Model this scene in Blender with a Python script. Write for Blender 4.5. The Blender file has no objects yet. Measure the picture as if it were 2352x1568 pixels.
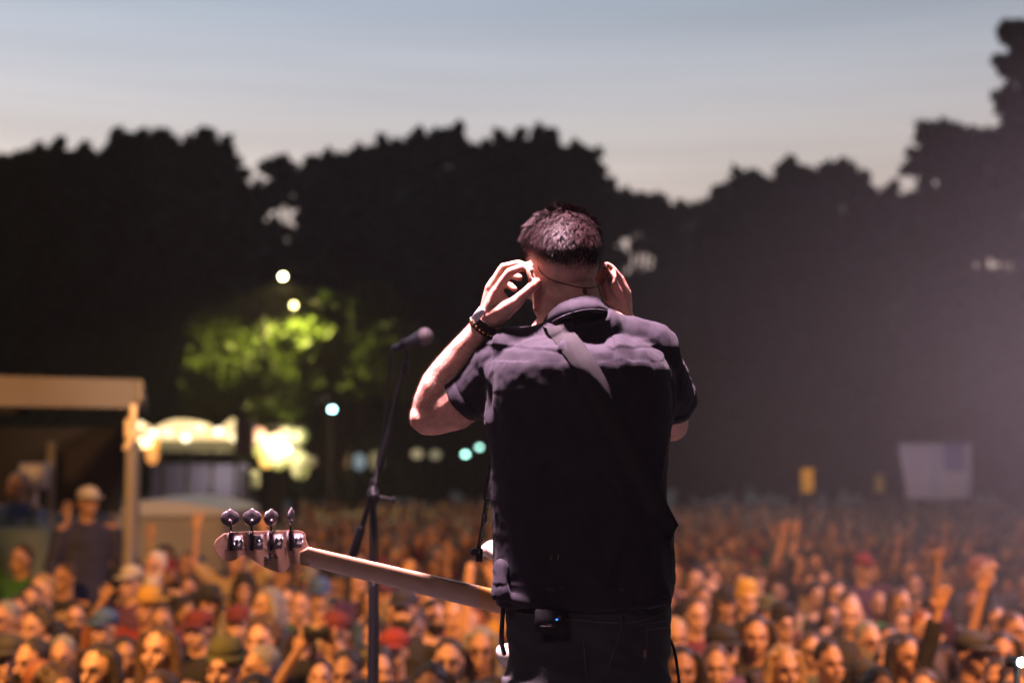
import bpy, math, random
import numpy as np
from mathutils import Vector, Matrix, noise
random.seed(7); np.random.seed(7)
SC = bpy.context.scene
COL = SC.collection

# ------------------------------------------------------------------ camera, sky, lights, exposure
FPX = 3267.0                        # 50 mm lens on 36 mm sensor, photo measured on a 2352 px wide grid
HORIZON = 1096.0
PITCH = math.atan((HORIZON - 784.0) / FPX)
CAM = Vector((0.0, 0.0, 2.67))      # 1.27 m above the stage deck, deck 1.40 m above the field
cF = Vector((0, math.cos(PITCH), math.sin(PITCH)))
cU = Vector((0, -math.sin(PITCH), math.cos(PITCH)))

def W(u, v, Y):
    a = (u - 1176.0) / FPX; b = (784.0 - v) / FPX
    d = cF + Vector((1, 0, 0)) * a + cU * b
    return CAM + d * (Y / d.y)

def proj(P):                        # numpy (n,3) -> u, v on the same grid
    R = P - np.array(CAM)
    zc = R @ np.array(cF); yc = R @ np.array(cU)
    return 1176 + FPX * R[:, 0] / zc, 784 - FPX * yc / zc

cam = bpy.data.cameras.new('camera'); cam_o = bpy.data.objects.new('camera', cam); COL.objects.link(cam_o)
cam_o.location = CAM; cam_o.rotation_euler = (math.pi / 2 + PITCH, 0, 0)
cam.lens = 50; cam.sensor_width = 36; cam.clip_start = 0.05; cam.clip_end = 2000
cam.dof.use_dof = True; cam.dof.focus_distance = 2.95; cam.dof.aperture_fstop = 1.95
cam.dof.aperture_blades = 9
SC.camera = cam_o

world = bpy.data.worlds.new('World'); SC.world = world; world.use_nodes = True
nt = world.node_tree; nt.nodes.clear()
SUN_EL, SUN_ROT = math.radians(-1.5), math.radians(-70)
out = nt.nodes.new('ShaderNodeOutputWorld'); bg = nt.nodes.new('ShaderNodeBackground')
sky = nt.nodes.new('ShaderNodeTexSky'); sky.sky_type = 'NISHITA'; sky.sun_disc = False
sky.sun_elevation = SUN_EL; sky.sun_rotation = SUN_ROT
sky.air_density = 1.0; sky.dust_density = 2.0; sky.ozone_density = 2.0
bg.inputs['Strength'].default_value = 1.0
nt.links.new(bg.outputs[0], out.inputs['Surface'])
# thin veils of cloud: elevation-stretched noise mixes the clear sky towards a warmer grey
tc = nt.nodes.new('ShaderNodeTexCoord')
sep = nt.nodes.new('ShaderNodeSeparateXYZ'); nt.links.new(tc.outputs['Generated'], sep.inputs[0])
rmp = nt.nodes.new('ShaderNodeValToRGB'); nt.links.new(sep.outputs['Z'], rmp.inputs[0])
E = rmp.color_ramp.elements
E[0].position = 0.12; E[0].color = (0.62, 0.445, 0.38, 1)
E[1].position = 0.34; E[1].color = (0.31, 0.375, 0.46, 1)
e = E.new(0.215); e.color = (0.57, 0.50, 0.46, 1)
e = E.new(0.27); e.color = (0.45, 0.45, 0.48, 1)
mp = nt.nodes.new('ShaderNodeMapping'); mp.inputs['Scale'].default_value = (1.6, 1.6, 26)
nt.links.new(tc.outputs['Generated'], mp.inputs[0])
nz = nt.nodes.new('ShaderNodeTexNoise'); nz.inputs['Scale'].default_value = 1.3; nz.inputs['Detail'].default_value = 3
nt.links.new(mp.outputs[0], nz.inputs[0])
mr = nt.nodes.new('ShaderNodeMapRange'); mr.inputs[1].default_value = 0.35; mr.inputs[2].default_value = 0.68
mr.inputs[3].default_value = 0.92; mr.inputs[4].default_value = 1.06
nt.links.new(nz.outputs[0], mr.inputs[0])
# brighter towards the afterglow on the left, deeper blue to the right
mr2 = nt.nodes.new('ShaderNodeMapRange'); nt.links.new(sep.outputs['X'], mr2.inputs[0])
mr2.inputs[1].default_value = -0.4; mr2.inputs[2].default_value = 0.4
mr2.inputs[3].default_value = 1.08; mr2.inputs[4].default_value = 0.80
mr3 = nt.nodes.new('ShaderNodeMapRange'); nt.links.new(sep.outputs['Y'], mr3.inputs[0])     # the sky behind the stage is already night
mr3.inputs[1].default_value = 0.0; mr3.inputs[2].default_value = 0.88; mr3.inputs[3].default_value = 0.06; mr3.inputs[4].default_value = 1.28
mu3 = nt.nodes.new('ShaderNodeMath'); mu3.operation = 'MULTIPLY'; nt.links.new(mr3.outputs[0], mu3.inputs[0]); nt.links.new(mr2.outputs[0], mu3.inputs[1])
mu = nt.nodes.new('ShaderNodeMath'); mu.operation = 'MULTIPLY'
nt.links.new(mr.outputs[0], mu.inputs[0]); nt.links.new(mu3.outputs[0], mu.inputs[1])
vm = nt.nodes.new('ShaderNodeVectorMath'); vm.operation = 'SCALE'
nt.links.new(rmp.outputs[0], vm.inputs[0]); nt.links.new(mu.outputs[0], vm.inputs[3])
sc_sky = nt.nodes.new('ShaderNodeVectorMath'); sc_sky.operation = 'SCALE'; sc_sky.inputs[3].default_value = 0.10
nt.links.new(sky.outputs[0], sc_sky.inputs[0])
mx = nt.nodes.new('ShaderNodeVectorMath'); mx.operation = 'ADD'
nt.links.new(vm.outputs[0], mx.inputs[0]); nt.links.new(sc_sky.outputs[0], mx.inputs[1])
nt.links.new(mx.outputs[0], bg.inputs['Color'])

SC.view_settings.view_transform = 'Standard'; SC.view_settings.look = 'None'
SC.view_settings.exposure = 0.0; SC.view_settings.gamma = 1.0
SC.render.film_transparent = False
SC.cycles.use_denoising = True
SC.cycles.max_bounces = 5; SC.cycles.diffuse_bounces = 3; SC.cycles.glossy_bounces = 2
SC.cycles.volume_bounces = 0; SC.cycles.transmission_bounces = 3
SC.cycles.sample_clamp_indirect = 4.0

def spot(name, loc, target, power, color, angle, blend=0.5, radius=0.08):
    l = bpy.data.lights.new(name, 'SPOT'); l.energy = power; l.color = color
    l.spot_size = math.radians(angle); l.spot_blend = blend; l.shadow_soft_size = radius
    o = bpy.data.objects.new(name, l); COL.objects.link(o); o.location = loc
    d = Vector(target) - Vector(loc); o.rotation_euler = d.to_track_quat('-Z', 'Y').to_euler()
    return o

def point(name, loc, power, color, radius=0.1):
    l = bpy.data.lights.new(name, 'POINT'); l.energy = power; l.color = color; l.shadow_soft_size = radius
    o = bpy.data.objects.new(name, l); COL.objects.link(o); o.location = loc; return o

# stage lamps hanging in the roof truss over the performer
spot('stage_lamp_pink', (-0.62, 2.92, 7.0), W(1290, 880, 3.0), 13000, (1.0, 0.62, 0.76), 33, 0.5, 0.22)
# weak fill spot added behind the camera to lift headstock and back
spot('rear_fill', (-2.5, -2.5, 6.4), (0.0, 3.1, 2.4), 260, (0.95, 0.66, 0.82), 40, 1.0, 0.4)
# audience lights on the front truss, orange
spot('audience_lamp_west', (-3.2, 4.4, 5.4), (-2.4, 10.4, 1.6), 3700, (1.0, 0.42, 0.105), 88, 1.0, 0.25)
spot('audience_lamp_east', (3.4, 4.4, 5.5), (2.8, 10.6, 1.6), 3300, (1.0, 0.39, 0.12), 88, 1.0, 0.25)
# purple wash from the right wing, catching the smoke
spot('wing_lamp_purple', (8.0, 10.0, 8.0), (2.6, 10.5, 2.2), 4000, (0.84, 0.60, 0.86), 60, 1.0, 0.3)
spot('audience_lamp_tent', (-0.4, 4.4, 5.6), (-4.9, 18.2, 2.2), 3000, (1.0, 0.60, 0.34), 16, 1.0, 0.25)  # extra spot added to brighten the trailer beyond the tent
spot('flag_fill', (9.0, 3.0, 7.0), (6.8, 25.0, 3.8), 6500, (0.72, 0.70, 0.95), 15, 1.0, 0.3)  # extra spot added to brighten the pale flag

# ------------------------------------------------------------------ materials
MATS = {}
def mat(name, col=(0.5, 0.5, 0.5), rough=0.6, metal=0.0, sss=0.0, emit=None, es=0.0, bump=0.0, bscale=200.0,
        var=0.0, vscale=6.0, sheen=0.0, spec=0.5, coat=0.0, brown=False):
    if name in MATS: return MATS[name]
    m = bpy.data.materials.new(name); m.use_nodes = True; n = m.node_tree; b = n.nodes['Principled BSDF']
    b.inputs['Base Color'].default_value = (*col, 1); b.inputs['Roughness'].default_value = rough
    b.inputs['Metallic'].default_value = metal; b.inputs['Specular IOR Level'].default_value = spec
    if sheen: b.inputs['Sheen Weight'].default_value = sheen; b.inputs['Sheen Roughness'].default_value = 0.4
    if coat: b.inputs['Coat Weight'].default_value = coat; b.inputs['Coat Roughness'].default_value = 0.12
    if sss:
        b.inputs['Subsurface Weight'].default_value = sss
        b.inputs['Subsurface Radius'].default_value = (1.0, 0.22, 0.10)
        b.inputs['Subsurface Scale'].default_value = 0.012
    if emit: b.inputs['Emission Color'].default_value = (*emit, 1); b.inputs['Emission Strength'].default_value = es
    t = n.nodes.new('ShaderNodeTexCoord')
    if bump:
        z = n.nodes.new('ShaderNodeTexNoise'); z.inputs['Scale'].default_value = bscale; z.inputs['Detail'].default_value = 4
        n.links.new(t.outputs['Object'], z.inputs[0])
        bp = n.nodes.new('ShaderNodeBump'); bp.inputs['Strength'].default_value = bump; bp.inputs['Distance'].default_value = 0.002
        n.links.new(z.outputs[0], bp.inputs['Height']); n.links.new(bp.outputs[0], b.inputs['Normal'])
    if var:
        z = n.nodes.new('ShaderNodeTexNoise'); z.inputs['Scale'].default_value = vscale; z.inputs['Detail'].default_value = 5
        n.links.new(t.outputs['Object'], z.inputs[0])
        r = n.nodes.new('ShaderNodeMapRange'); r.inputs[1].default_value = 0.3; r.inputs[2].default_value = 0.7
        r.inputs[3].default_value = 1 - var; r.inputs[4].default_value = 1 + var
        n.links.new(z.outputs[0], r.inputs[0])
        s = n.nodes.new('ShaderNodeVectorMath'); s.operation = 'SCALE'; s.inputs[0].default_value = col
        n.links.new(r.outputs[0], s.inputs[3]); n.links.new(s.outputs[0], b.inputs['Base Color'])
    MATS[name] = m
    return m

# ------------------------------------------------------------------ mesh helpers
class MB:
    def __init__(s): s.v = []; s.f = []; s.m = []; s.n = 0
    def add(s, V, F, mi=0):
        V = [tuple(p) for p in V]; s.v += V; k = s.n
        s.f += [tuple(i + k for i in f) for f in F]; s.m += [mi] * len(F); s.n += len(V)
    def tube(s, pts, rads, n=12, mi=0, flat=1.0, up=None, round_=True):
        P = [Vector(p) for p in pts]; R = list(rads) if hasattr(rads, '__len__') else [rads] * len(P)
        if round_:
            d0 = (P[0] - P[1]).normalized(); d1 = (P[-1] - P[-2]).normalized()
            a, ra = P[0], R[0]; b, rb = P[-1], R[-1]
            pre = [(a + d0 * ra * math.sin(t), ra * math.cos(t)) for t in (1.45, 1.0, 0.5)]
            post = [(b + d1 * rb * math.sin(t), rb * math.cos(t)) for t in (0.5, 1.0, 1.45)]
            P = [p for p, _ in pre] + P + [p for p, _ in post]; R = [r for _, r in pre] + R + [r for _, r in post]
        T = [((P[min(i + 1, len(P) - 1)] - P[max(i - 1, 0)])).normalized() for i in range(len(P))]
        ref = Vector(up) if up is not None else (Vector((0, 0, 1)) if abs(T[0].z) < 0.9 else Vector((0, 1, 0)))
        V = []; nrm = ref
        for p, r, t in zip(P, R, T):
            nrm = nrm - t * nrm.dot(t)
            if nrm.length < 1e-6: nrm = t.orthogonal()
            nrm.normalize(); bi = t.cross(nrm)
            for k in range(n):
                an = 2 * math.pi * k / n
                V.append(p + nrm * (r * math.cos(an)) + bi * (r * flat * math.sin(an)))
        F = []
        for i in range(len(P) - 1):
            for k in range(n):
                a = i * n + k; b = i * n + (k + 1) % n
                F.append((a, b, b + n, a + n))
        F.append(tuple(range(n - 1, -1, -1))); F.append(tuple(range((len(P) - 1) * n, len(P) * n)))
        s.add(V, F, mi)
    def ell(s, c, r, M=None, nu=16, nv=10, mi=0):
        c = Vector(c); V = []; F = []
        M = M or Matrix.Identity(3)
        V.append(c + M @ Vector((0, 0, r[2])))
        for j in range(1, nv):
            th = math.pi * j / nv
            for k in range(nu):
                ph = 2 * math.pi * k / nu
                V.append(c + M @ Vector((r[0] * math.sin(th) * math.cos(ph), r[1] * math.sin(th) * math.sin(ph), r[2] * math.cos(th))))
        V.append(c + M @ Vector((0, 0, -r[2])))
        for k in range(nu): F.append((0, 1 + k, 1 + (k + 1) % nu))
        for j in range(nv - 2):
            for k in range(nu):
                a = 1 + j * nu + k; b = 1 + j * nu + (k + 1) % nu
                F.append((a, a + nu, b + nu, b))
        L = len(V) - 1
        for k in range(nu): F.append((L, L - nu + (k + 1) % nu, L - nu + k))
        s.add(V, F, mi)
    def box(s, c, size, M=None, mi=0, bev=0.0):
        c = Vector(c); M = M or Matrix.Identity(3); x, y, z = [q / 2 for q in size]
        b = min(bev, x * .9, y * .9, z * .9)
        if b <= 0:
            V = [c + M @ Vector((sx * x, sy * y, sz * z)) for sx in (-1, 1) for sy in (-1, 1) for sz in (-1, 1)]
            F = [(0, 1, 3, 2), (4, 6, 7, 5), (0, 4, 5, 1), (2, 3, 7, 6), (0, 2, 6, 4), (1, 5, 7, 3)]
            s.add(V, F, mi); return
        # chamfered along z-edges and at the rims: stack of octagons
        def ring(z_, k):
            X, Y = x - k, y - k
            return [(-X + b, -Y, z_), (X - b, -Y, z_), (X, -Y + b, z_), (X, Y - b, z_), (X - b, Y, z_), (-X + b, Y, z_), (-X, Y - b, z_), (-X, -Y + b, z_)]
        V = []
        for z_, k in ((-z, b * .6), (-z + b * .6, 0), (z - b * .6, 0), (z, b * .6)):
            V += [c + M @ Vector(p) for p in ring(z_, k)]
        F = []
        for i in range(3):
            for k in range(8):
                a = i * 8 + k; d = i * 8 + (k + 1) % 8; F.append((a, d, d + 8, a + 8))
        F.append(tuple(range(7, -1, -1))); F.append(tuple(range(24, 32)))
        s.add(V, F, mi)
    def prism(s, front, back, mi=0):                     # two matching loops of points
        n = len(front); V = list(front) + list(back)
        F = [tuple(range(n)), tuple(range(2 * n - 1, n - 1, -1))]
        F += [(k, k + n, (k + 1) % n + n, (k + 1) % n) for k in range(n)]
        s.add(V, F, mi)
    def mesh(s, name, smooth=True):
        me = bpy.data.meshes.new(name); me.from_pydata(s.v, [], s.f)
        me.polygons.foreach_set('material_index', s.m)
        me.polygons.foreach_set('use_smooth', [smooth] * len(s.f)); me.update()
        return me

def link(name, me, mats=None, parent=None, smooth=None):
    o = bpy.data.objects.new(name, me); COL.objects.link(o)
    if mats:
        for m in (mats if isinstance(mats, (list, tuple)) else [mats]): me.materials.append(m)
    if parent: o.parent = parent
    return o
def put(name, mb, mats, parent=None, smooth=True): return link(name, mb.mesh(name, smooth), mats, parent)
def tag(o, label=None, cat=None, group=None, kind=None):
    if label: o['label'] = label
    if cat: o['category'] = cat
    if group: o['group'] = group
    if kind: o['kind'] = kind
    return o
ROOTS = []
def root(name, loc=(0, 0, 0), rz=0.0):
    o = bpy.data.objects.new(name, None); COL.objects.link(o); o.location = loc; o.rotation_euler = (0, 0, rz)
    ROOTS.append(o); return o
def remesh(mb, voxel, smooth=3, fac=0.5, name='m'):
    me = mb.mesh('tmp'); o = bpy.data.objects.new('tmp', me); COL.objects.link(o)
    r = o.modifiers.new('r', 'REMESH'); r.mode = 'VOXEL'; r.voxel_size = voxel; r.adaptivity = 0
    if smooth:
        s = o.modifiers.new('s', 'SMOOTH'); s.iterations = smooth; s.factor = fac
    dg = bpy.context.evaluated_depsgraph_get(); dg.update()
    res = bpy.data.meshes.new_from_object(o.evaluated_get(dg)); res.name = name
    bpy.data.objects.remove(o); bpy.data.meshes.remove(me)
    res.polygons.foreach_set('use_smooth', [True] * len(res.polygons)); res.materials.clear()
    res.update()
    return res
def coords(me):
    a = np.empty(len(me.vertices) * 3); me.vertices.foreach_get('co', a); return a.reshape(-1, 3)
def normals(me):
    a = np.empty(len(me.vertices) * 3); me.vertices.foreach_get('normal', a); return a.reshape(-1, 3)
def setco(me, a): me.vertices.foreach_set('co', a.ravel()); me.update()

def smoothstep(a, b, x): t = np.clip((x - a) / (b - a), 0, 1); return t * t * (3 - 2 * t)

#@@STRUCTURE
# ------------------------------------------------------------------ ground, stage deck
g = MB(); N = 48
gv = []
for j in range(N + 1):
    for i in range(N + 1):
        x = -450 + 900 * i / N; y = -150 + 900 * j / N
        gv.append((x, y, 0.0 if y < 80 else min(6.0, (y - 80) * 0.006)))
g.add(gv, [(j * (N + 1) + i, j * (N + 1) + i + 1, (j + 1) * (N + 1) + i + 1, (j + 1) * (N + 1) + i) for j in range(N) for i in range(N)])
ground = put('ground', g, mat('park_grass', (0.035, 0.045, 0.02), 0.95, var=0.35, vscale=0.8, bump=0.5, bscale=40)); tag(ground, kind='structure')
d = MB(); d.box((0, 0.2, 1.32), (14, 9.0, 0.16), bev=0.01)
for k in range(-6, 7): d.box((k * 1.0, 4.712, 0.62), (0.94, 0.02, 1.22))
deck = put('stage_floor', d, mat('stage_deck', (0.02, 0.02, 0.022), 0.7, var=0.3, vscale=3, bump=0.3, bscale=60), smooth=False)
tag(deck, kind='structure')
#@@MUSICIAN
# ------------------------------------------------------------------ the musician, seen from behind
SKIN = mat('skin', (0.66, 0.36, 0.27), 0.5, sss=0.30, bump=0.55, bscale=160, var=0.20, vscale=38, spec=0.35)
SHIRT = mat('shirt_cloth', (0.019, 0.0165, 0.0245), 0.85, bump=0.5, bscale=700, var=0.16, vscale=22, sheen=0.04, spec=0.2)
JEANS = mat('black_denim', (0.022, 0.020, 0.024), 0.8, bump=0.5, bscale=500, var=0.3, vscale=14)
HAIRM = mat('dark_hair', (0.022, 0.0095, 0.0095), 0.55, spec=0.14)
BLACK = mat('black_plastic', (0.012, 0.012, 0.013), 0.4)
CHROME = mat('chrome', (0.62, 0.60, 0.62), 0.16, metal=1.0)
man = root('person', W(1340, 1110, 3.03)); man.location.z = 1.400
tag(man, 'bass player in dark short sleeved shirt seen from behind, both hands at his ears', 'person')

yaw, pit, rol = math.radians(19), math.radians(24), math.radians(3)
hf = Vector((-math.sin(yaw) * math.cos(pit), math.cos(yaw) * math.cos(pit), -math.sin(pit)))
hs = hf.cross(Vector((0, 0, 1))).normalized()
hs = (Matrix.Rotation(rol, 3, hf) @ hs).normalized(); hu = hs.cross(hf).normalized()
HM = Matrix((hs, hf, hu)).transposed()
HC = W(1291, 592, 3.043)
def H(s, f, u): return HC + hs * s + hf * f + hu * u

b = MB()
b.ell(HC, (.079, .099, .100), HM, 28, 18)
b.ell(H(0, -.030, -.012), (.068, .068, .070), HM, 20, 14)
b.ell(H(0, .030, .005), (.068, .070, .078), HM, 20, 14)
b.ell(H(0, .045, -.075), (.059, .056, .058), HM, 20, 12)
b.ell(H(0, .082, -.112), (.026, .024, .020), HM)
for s in (-1, 1):
    b.ell(H(.036 * s, .072, -.045), (.026, .026, .022), HM)
    b.tube([H(.052 * s, .005, -.075), H(.045 * s, .045, -.105), H(.015 * s, .085, -.115)], [.018, .016, .016], 10)
    b.tube([H(.012 * s, .100, -.006), H(.045 * s, .082, -.006)], [.008, .007], 8)
    b.ell(H(.030 * s, .086, -.024), (.014, .010, .009), HM)
b.tube([H(0, .100, -.010), H(0, .118, -.050)], [.008, .011], 10)
b.ell(H(0, .112, -.054), (.017, .012, .009), HM)
b.tube([H(-.022, .094, -.082), H(0, .104, -.080), H(.022, .094, -.082)], [.005, .0075, .005], 8)
b.tube([H(-.018, .092, -.091), H(0, .101, -.092), H(.018, .092, -.091)], [.005, .0075, .005], 8)
# ears: helix rim, back of the shell, lobe
def ear(s, c, n_out, back):
    upv = (hu + hf * 0.10).normalized()
    e_in = c
    pts = []; rr = []
    for k in range(13):
        t = -0.35 + k / 12 * 1.28
        an = math.pi * t
        y_ = math.cos(an) ; x_ = math.sin(an)
        p = c + upv * (.028 * math.cos(an * 0.95)) + back * (.0165 * math.sin(an * .95) * (1 if an > 0 else .7)) + n_out * (.006 + .008 * max(0, math.sin(an * .95)))
        pts.append(p); rr.append(.0040 if k < 11 else .0050)
    b.tube(pts, rr, 8)
    nM = Matrix((back, upv, n_out)).transposed()
    b.ell(c + n_out * .005, (.016, .027, .0045), nM, 16, 8)
    b.ell(c - n_out * .002 - back * .004, (.010, .020, .008), nM, 12, 8)
    b.ell(c - upv * .027 - back * .002 + n_out * .004, (.008, .010, .0045), nM, 12, 8)
eL = H(-.082, -.008, -.034)
eR = H(.082, -.008, -.034)
ear(-1, W(1226, 632, 3.000), (-hs * .88 - hf * .45).normalized(), (-hf * .88 - hs * .47 ).normalized())
ear(1, W(1384, 640, 3.072), (hs * .88 - hf * .45).normalized(), (-hf * .88 + hs * .47).normalized())
# neck
b.tube([W(1300, 625, 3.03), W(1304, 672, 3.035), W(1312, 715, 3.045), W(1322, 790, 3.06)], [.060, .067, .0735, .082], 24, flat=.98, round_=False)
# torso core, hips, legs (under the clothes)
def tor(v, uL, uR, y, hd): return (v, uL, uR, y, hd)
b.ell(W(1340, 900, 3.06), (.165, .095, .20)); b.ell(W(1332, 1120, 3.06), (.145, .085, .22)); b.ell(W(1345, 1340, 3.07), (.135, .078, .16))
b.tube([W(1230, 830, 3.06), W(1330, 800, 3.05), W(1450, 830, 3.07)], [.05, .06, .05], 16)
for s in (-1, 1):
    b.tube([W(1345 + s * 85, 1440, 3.08), Vector((.155 + s * .12, 3.08, 1.880)), Vector((.155 + s * .15, 3.06, 1.490))], [.066, .050, .040], 14)
    b.tube([Vector((.155 + s * .15, 3.04, 1.455)), Vector((.155 + s * .17, 3.20, 1.435))], [.038, .030], 12)
# left arm (viewer's left) and right arm
armL = [(1180, 835, 3.06, .052), (1100, 895, 3.09, .0545), (1040, 934, 3.12, .0545), (992, 956, 3.145, .0445), (985, 957, 3.147, .0425)]
b.tube([W(*p[:3]) for p in armL], [p[3] for p in armL], 20)
foreL = [(982, 957, 3.147, .038), (993, 930, 3.14, .0435), (1014, 884, 3.12, .0455), (1040, 846, 3.10, .0410), (1072, 802, 3.075, .0345), (1100, 764, 3.055, .0290), (1119, 738, 3.045, .0255)]
b.tube([W(*p[:3]) for p in foreL], [p[3] for p in foreL], 20)
b.ell(W(962, 962, 3.13), (.020, .022, .026))
armR = [(1490, 835, 3.06, .050), (1515, 890, 3.13, .052), (1534, 950, 3.22, .046), (1542, 975, 3.26, .039)]
b.tube([W(*p[:3]) for p in armR], [p[3] for p in armR], 20)
foreR = [(1543, 975, 3.262, .038), (1528, 920, 3.24, .043), (1490, 840, 3.19, .038), (1450, 770, 3.14, .030), (1432, 735, 3.12, .0255)]
b.tube([W(*p[:3]) for p in foreR], [p[3] for p in foreR], 20)
def cap(pts, n=12, flat=1.0): b.tube([W(*p[:3]) for p in pts], [p[3] for p in pts], n, flat=flat)
# left hand
cap([(1119, 740, 3.045, .0245), (1133, 705, 3.025, .0205), (1141, 668, 3.005, .0135)])
cap([(1117, 738, 3.050, .022), (1124, 700, 3.045, .0185), (1128, 660, 3.030, .0125)])
cap([(1118, 738, 3.060, .020), (1124, 702, 3.060, .0175), (1131, 663, 3.055, .0120)])
cap([(1120, 738, 3.065, .018), (1128, 705, 3.075, .0150), (1136, 672, 3.080, .0110)])
cap([(1141, 668, 3.005, .0125), (1172, 624, 2.990, .0100), (1200, 614, 2.985, .0088), (1219, 621, 2.983, .0072)])
cap([(1127, 661, 3.030, .0120), (1157, 612, 3.020, .0098), (1191, 606, 3.008, .0088), (1215, 614, 2.998, .0075)])
cap([(1131, 663, 3.055, .0115), (1160, 632, 3.062, .0095), (1178, 632, 3.055, .0086), (1193, 638, 3.045, .0076)])
cap([(1136, 672, 3.080, .0105), (1158, 652, 3.090, .0085), (1172, 656, 3.085, .0076), (1182, 664, 3.075, .0068)])
cap([(1133, 728, 3.030, .0235), (1160, 712, 3.005, .0205), (1184, 694, 2.985, .0145), (1208, 672, 2.975, .0108), (1226, 655, 2.975, .0098), (1233, 647, 2.978, .0080)])
cap([(1141, 668, 3.008, .012), (1158, 690, 3.003, .012), (1170, 700, 2.998, .012)])
cap([(1140, 720, 3.035, .024), (1148, 695, 3.025, .018), (1148, 680, 3.03, .014)])
# right hand
cap([(1431, 735, 3.120, .0235), (1424, 702, 3.100, .0165), (1416, 668, 3.075, .0125)])
cap([(1433, 735, 3.120, .0225), (1431, 700, 3.110, .0165), (1427, 660, 3.095, .0125)])
cap([(1434, 735, 3.125, .0215), (1437, 700, 3.125, .0150), (1434, 663, 3.115, .0115)])
cap([(1434, 735, 3.130, .0200), (1441, 702, 3.135, .0125), (1439, 672, 3.130, .0110)])
cap([(1416, 668, 3.075, .0120), (1404, 640, 3.062, .0100), (1395, 626, 3.055, .0086), (1388, 616, 3.050, .0074)])
cap([(1427, 660, 3.095, .0120), (1415, 630, 3.082, .0098), (1403, 615, 3.072, .0086), (1393, 608, 3.064, .0076)])
cap([(1434, 663, 3.115, .0112), (1424, 640, 3.108, .0094), (1410, 628, 3.098, .0084), (1399, 622, 3.090, .0074)])
cap([(1439, 672, 3.130, .0105), (1431, 652, 3.130, .0086), (1420, 642, 3.122, .0076), (1410, 640, 3.116, .0066)])
cap([(1424, 722, 3.105, .0190), (1408, 700, 3.080, .0160), (1396, 676, 3.062, .0118), (1388, 655, 3.052, .0102), (1384, 643, 3.048, .0085)])
body_me = remesh(b, .0030, 3, .5, 'musician_body')
C_ = coords(body_me); N_ = normals(body_me)
# muscle and tendon relief
dd = np.zeros(len(C_))
uu, vv = proj(C_)
for i, p in enumerate(C_):
    q = Vector(p)
    if p[2] > 2.2: dd[i] = noise.noise(q * 38) * .0011 + noise.noise(q * 14 + Vector((5, 1, 2))) * .0016
C_ += N_ * dd[:, None]; setco(body_me, C_)
body = link('body', body_me, SKIN, man)
from mathutils.bvhtree import BVHTree
def bvh_of(me): return BVHTree.FromPolygons([v.co.copy() for v in me.vertices], [tuple(p.vertices) for p in me.polygons])
def hit(tree_, u_, v_, off=.002):
    d = (W(u_, v_, 3) - CAM).normalized(); h_ = tree_.ray_cast(CAM, d)
    return (h_[0] - d * off) if h_[0] is not None else None
BB = bvh_of(body_me)

# --- hair: short strands rooted on the skull, scalp cap beneath, fading at the nape
def skull(s, f, u):       # point on ellipsoid for a local direction
    d = Vector((s, f, u)).normalized(); r = (.079, .099, .100)
    k = 1 / math.sqrt((d.x / r[0]) ** 2 + (d.y / r[1]) ** 2 + (d.z / r[2]) ** 2)
    p = d * k; n = Vector((p.x / r[0] ** 2, p.y / r[1] ** 2, p.z / r[2] ** 2)).normalized(); return p, n
def hairline(f, s):       # lowest local height with hair, over local front/back position
    if f > .075: return .045
    if f > .035: return -.002 + (f - .035) * 1.1
    if f > -.02: return -.006
    return -.006 - min(.066, (-.02 - f) * 1.25)
rng = random.Random(11)
hv = []; hfc = []; scalp = MB()
nu_, nv_ = 64, 48; SV = {}
for j in range(nv_):
    th = math.pi * (j + .5) / nv_
    for k in range(nu_):
        ph = 2 * math.pi * k / nu_
        p, n = skull(math.sin(th) * math.cos(ph), math.sin(th) * math.sin(ph), math.cos(th))
        SV[(j, k)] = (p, n)
vs = []; idx = {}; fs = []
def gi(j, k, lift):
    key = (j, k % nu_)
    if key not in idx:
        p, n = SV[key]; m = max(0.0, min(1.0, (p.z - hairline(p.y, p.x) - .024) / .03))
        q = p + n * (.0003 + .0026 * m * m)
        idx[key] = len(vs); vs.append(H(q.x, q.y, q.z))
    return idx[key]
for j in range(nv_ - 1):
    for k in range(nu_):
        p, n = SV[(j, k)]
        if p.z > hairline(p.y, p.x) + .024:
            fs.append((gi(j, k, 1), gi(j + 1, k, 1), gi(j + 1, k + 1, 1), gi(j, k + 1, 1)))
fs.append(tuple(gi(0, k, 1) for k in range(nu_)))
scalp.add(vs, fs, 1)
whorl = Vector((.02, -.55, .83)).normalized()
clumps = []
while len(clumps) < 5200:
    d = Vector((rng.gauss(0, 1), rng.gauss(0, 1), rng.gauss(0, 1))).normalized()
    if d.z < -.75: continue
    p, n = skull(*d)
    away = d - whorl; away = away - n * away.dot(n)
    fwd = Vector((0, 1, .1)) if d.z > .55 and d.y > -.35 else Vector((-.35, 0, -1))
    fwd = fwd - n * fwd.dot(n)
    t = away.normalized() * .55 + fwd * .8 + Vector((rng.gauss(0, .42), rng.gauss(0, .42), rng.gauss(0, .3)))
    t = (t - n * t.dot(n)).normalized()
    e_ = p.z - hairline(p.y, p.x); fade = max(0, min(1, (e_ + .004) / .060)); L = (.0025 + .0190 * fade ** 1.3) * rng.uniform(.75, 1.25)
    if d.z > .45: L *= 1.3
    lift = (.95 if d.z > .6 else .50) * rng.uniform(.6, 1.3)
    clumps.append((p, t, n, L, lift, p + t * (L * .85) + n * (lift * L * .60 + .0015)))
cp_ = np.array([tuple(c[0]) for c in clumps])
cnt = 0
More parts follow.
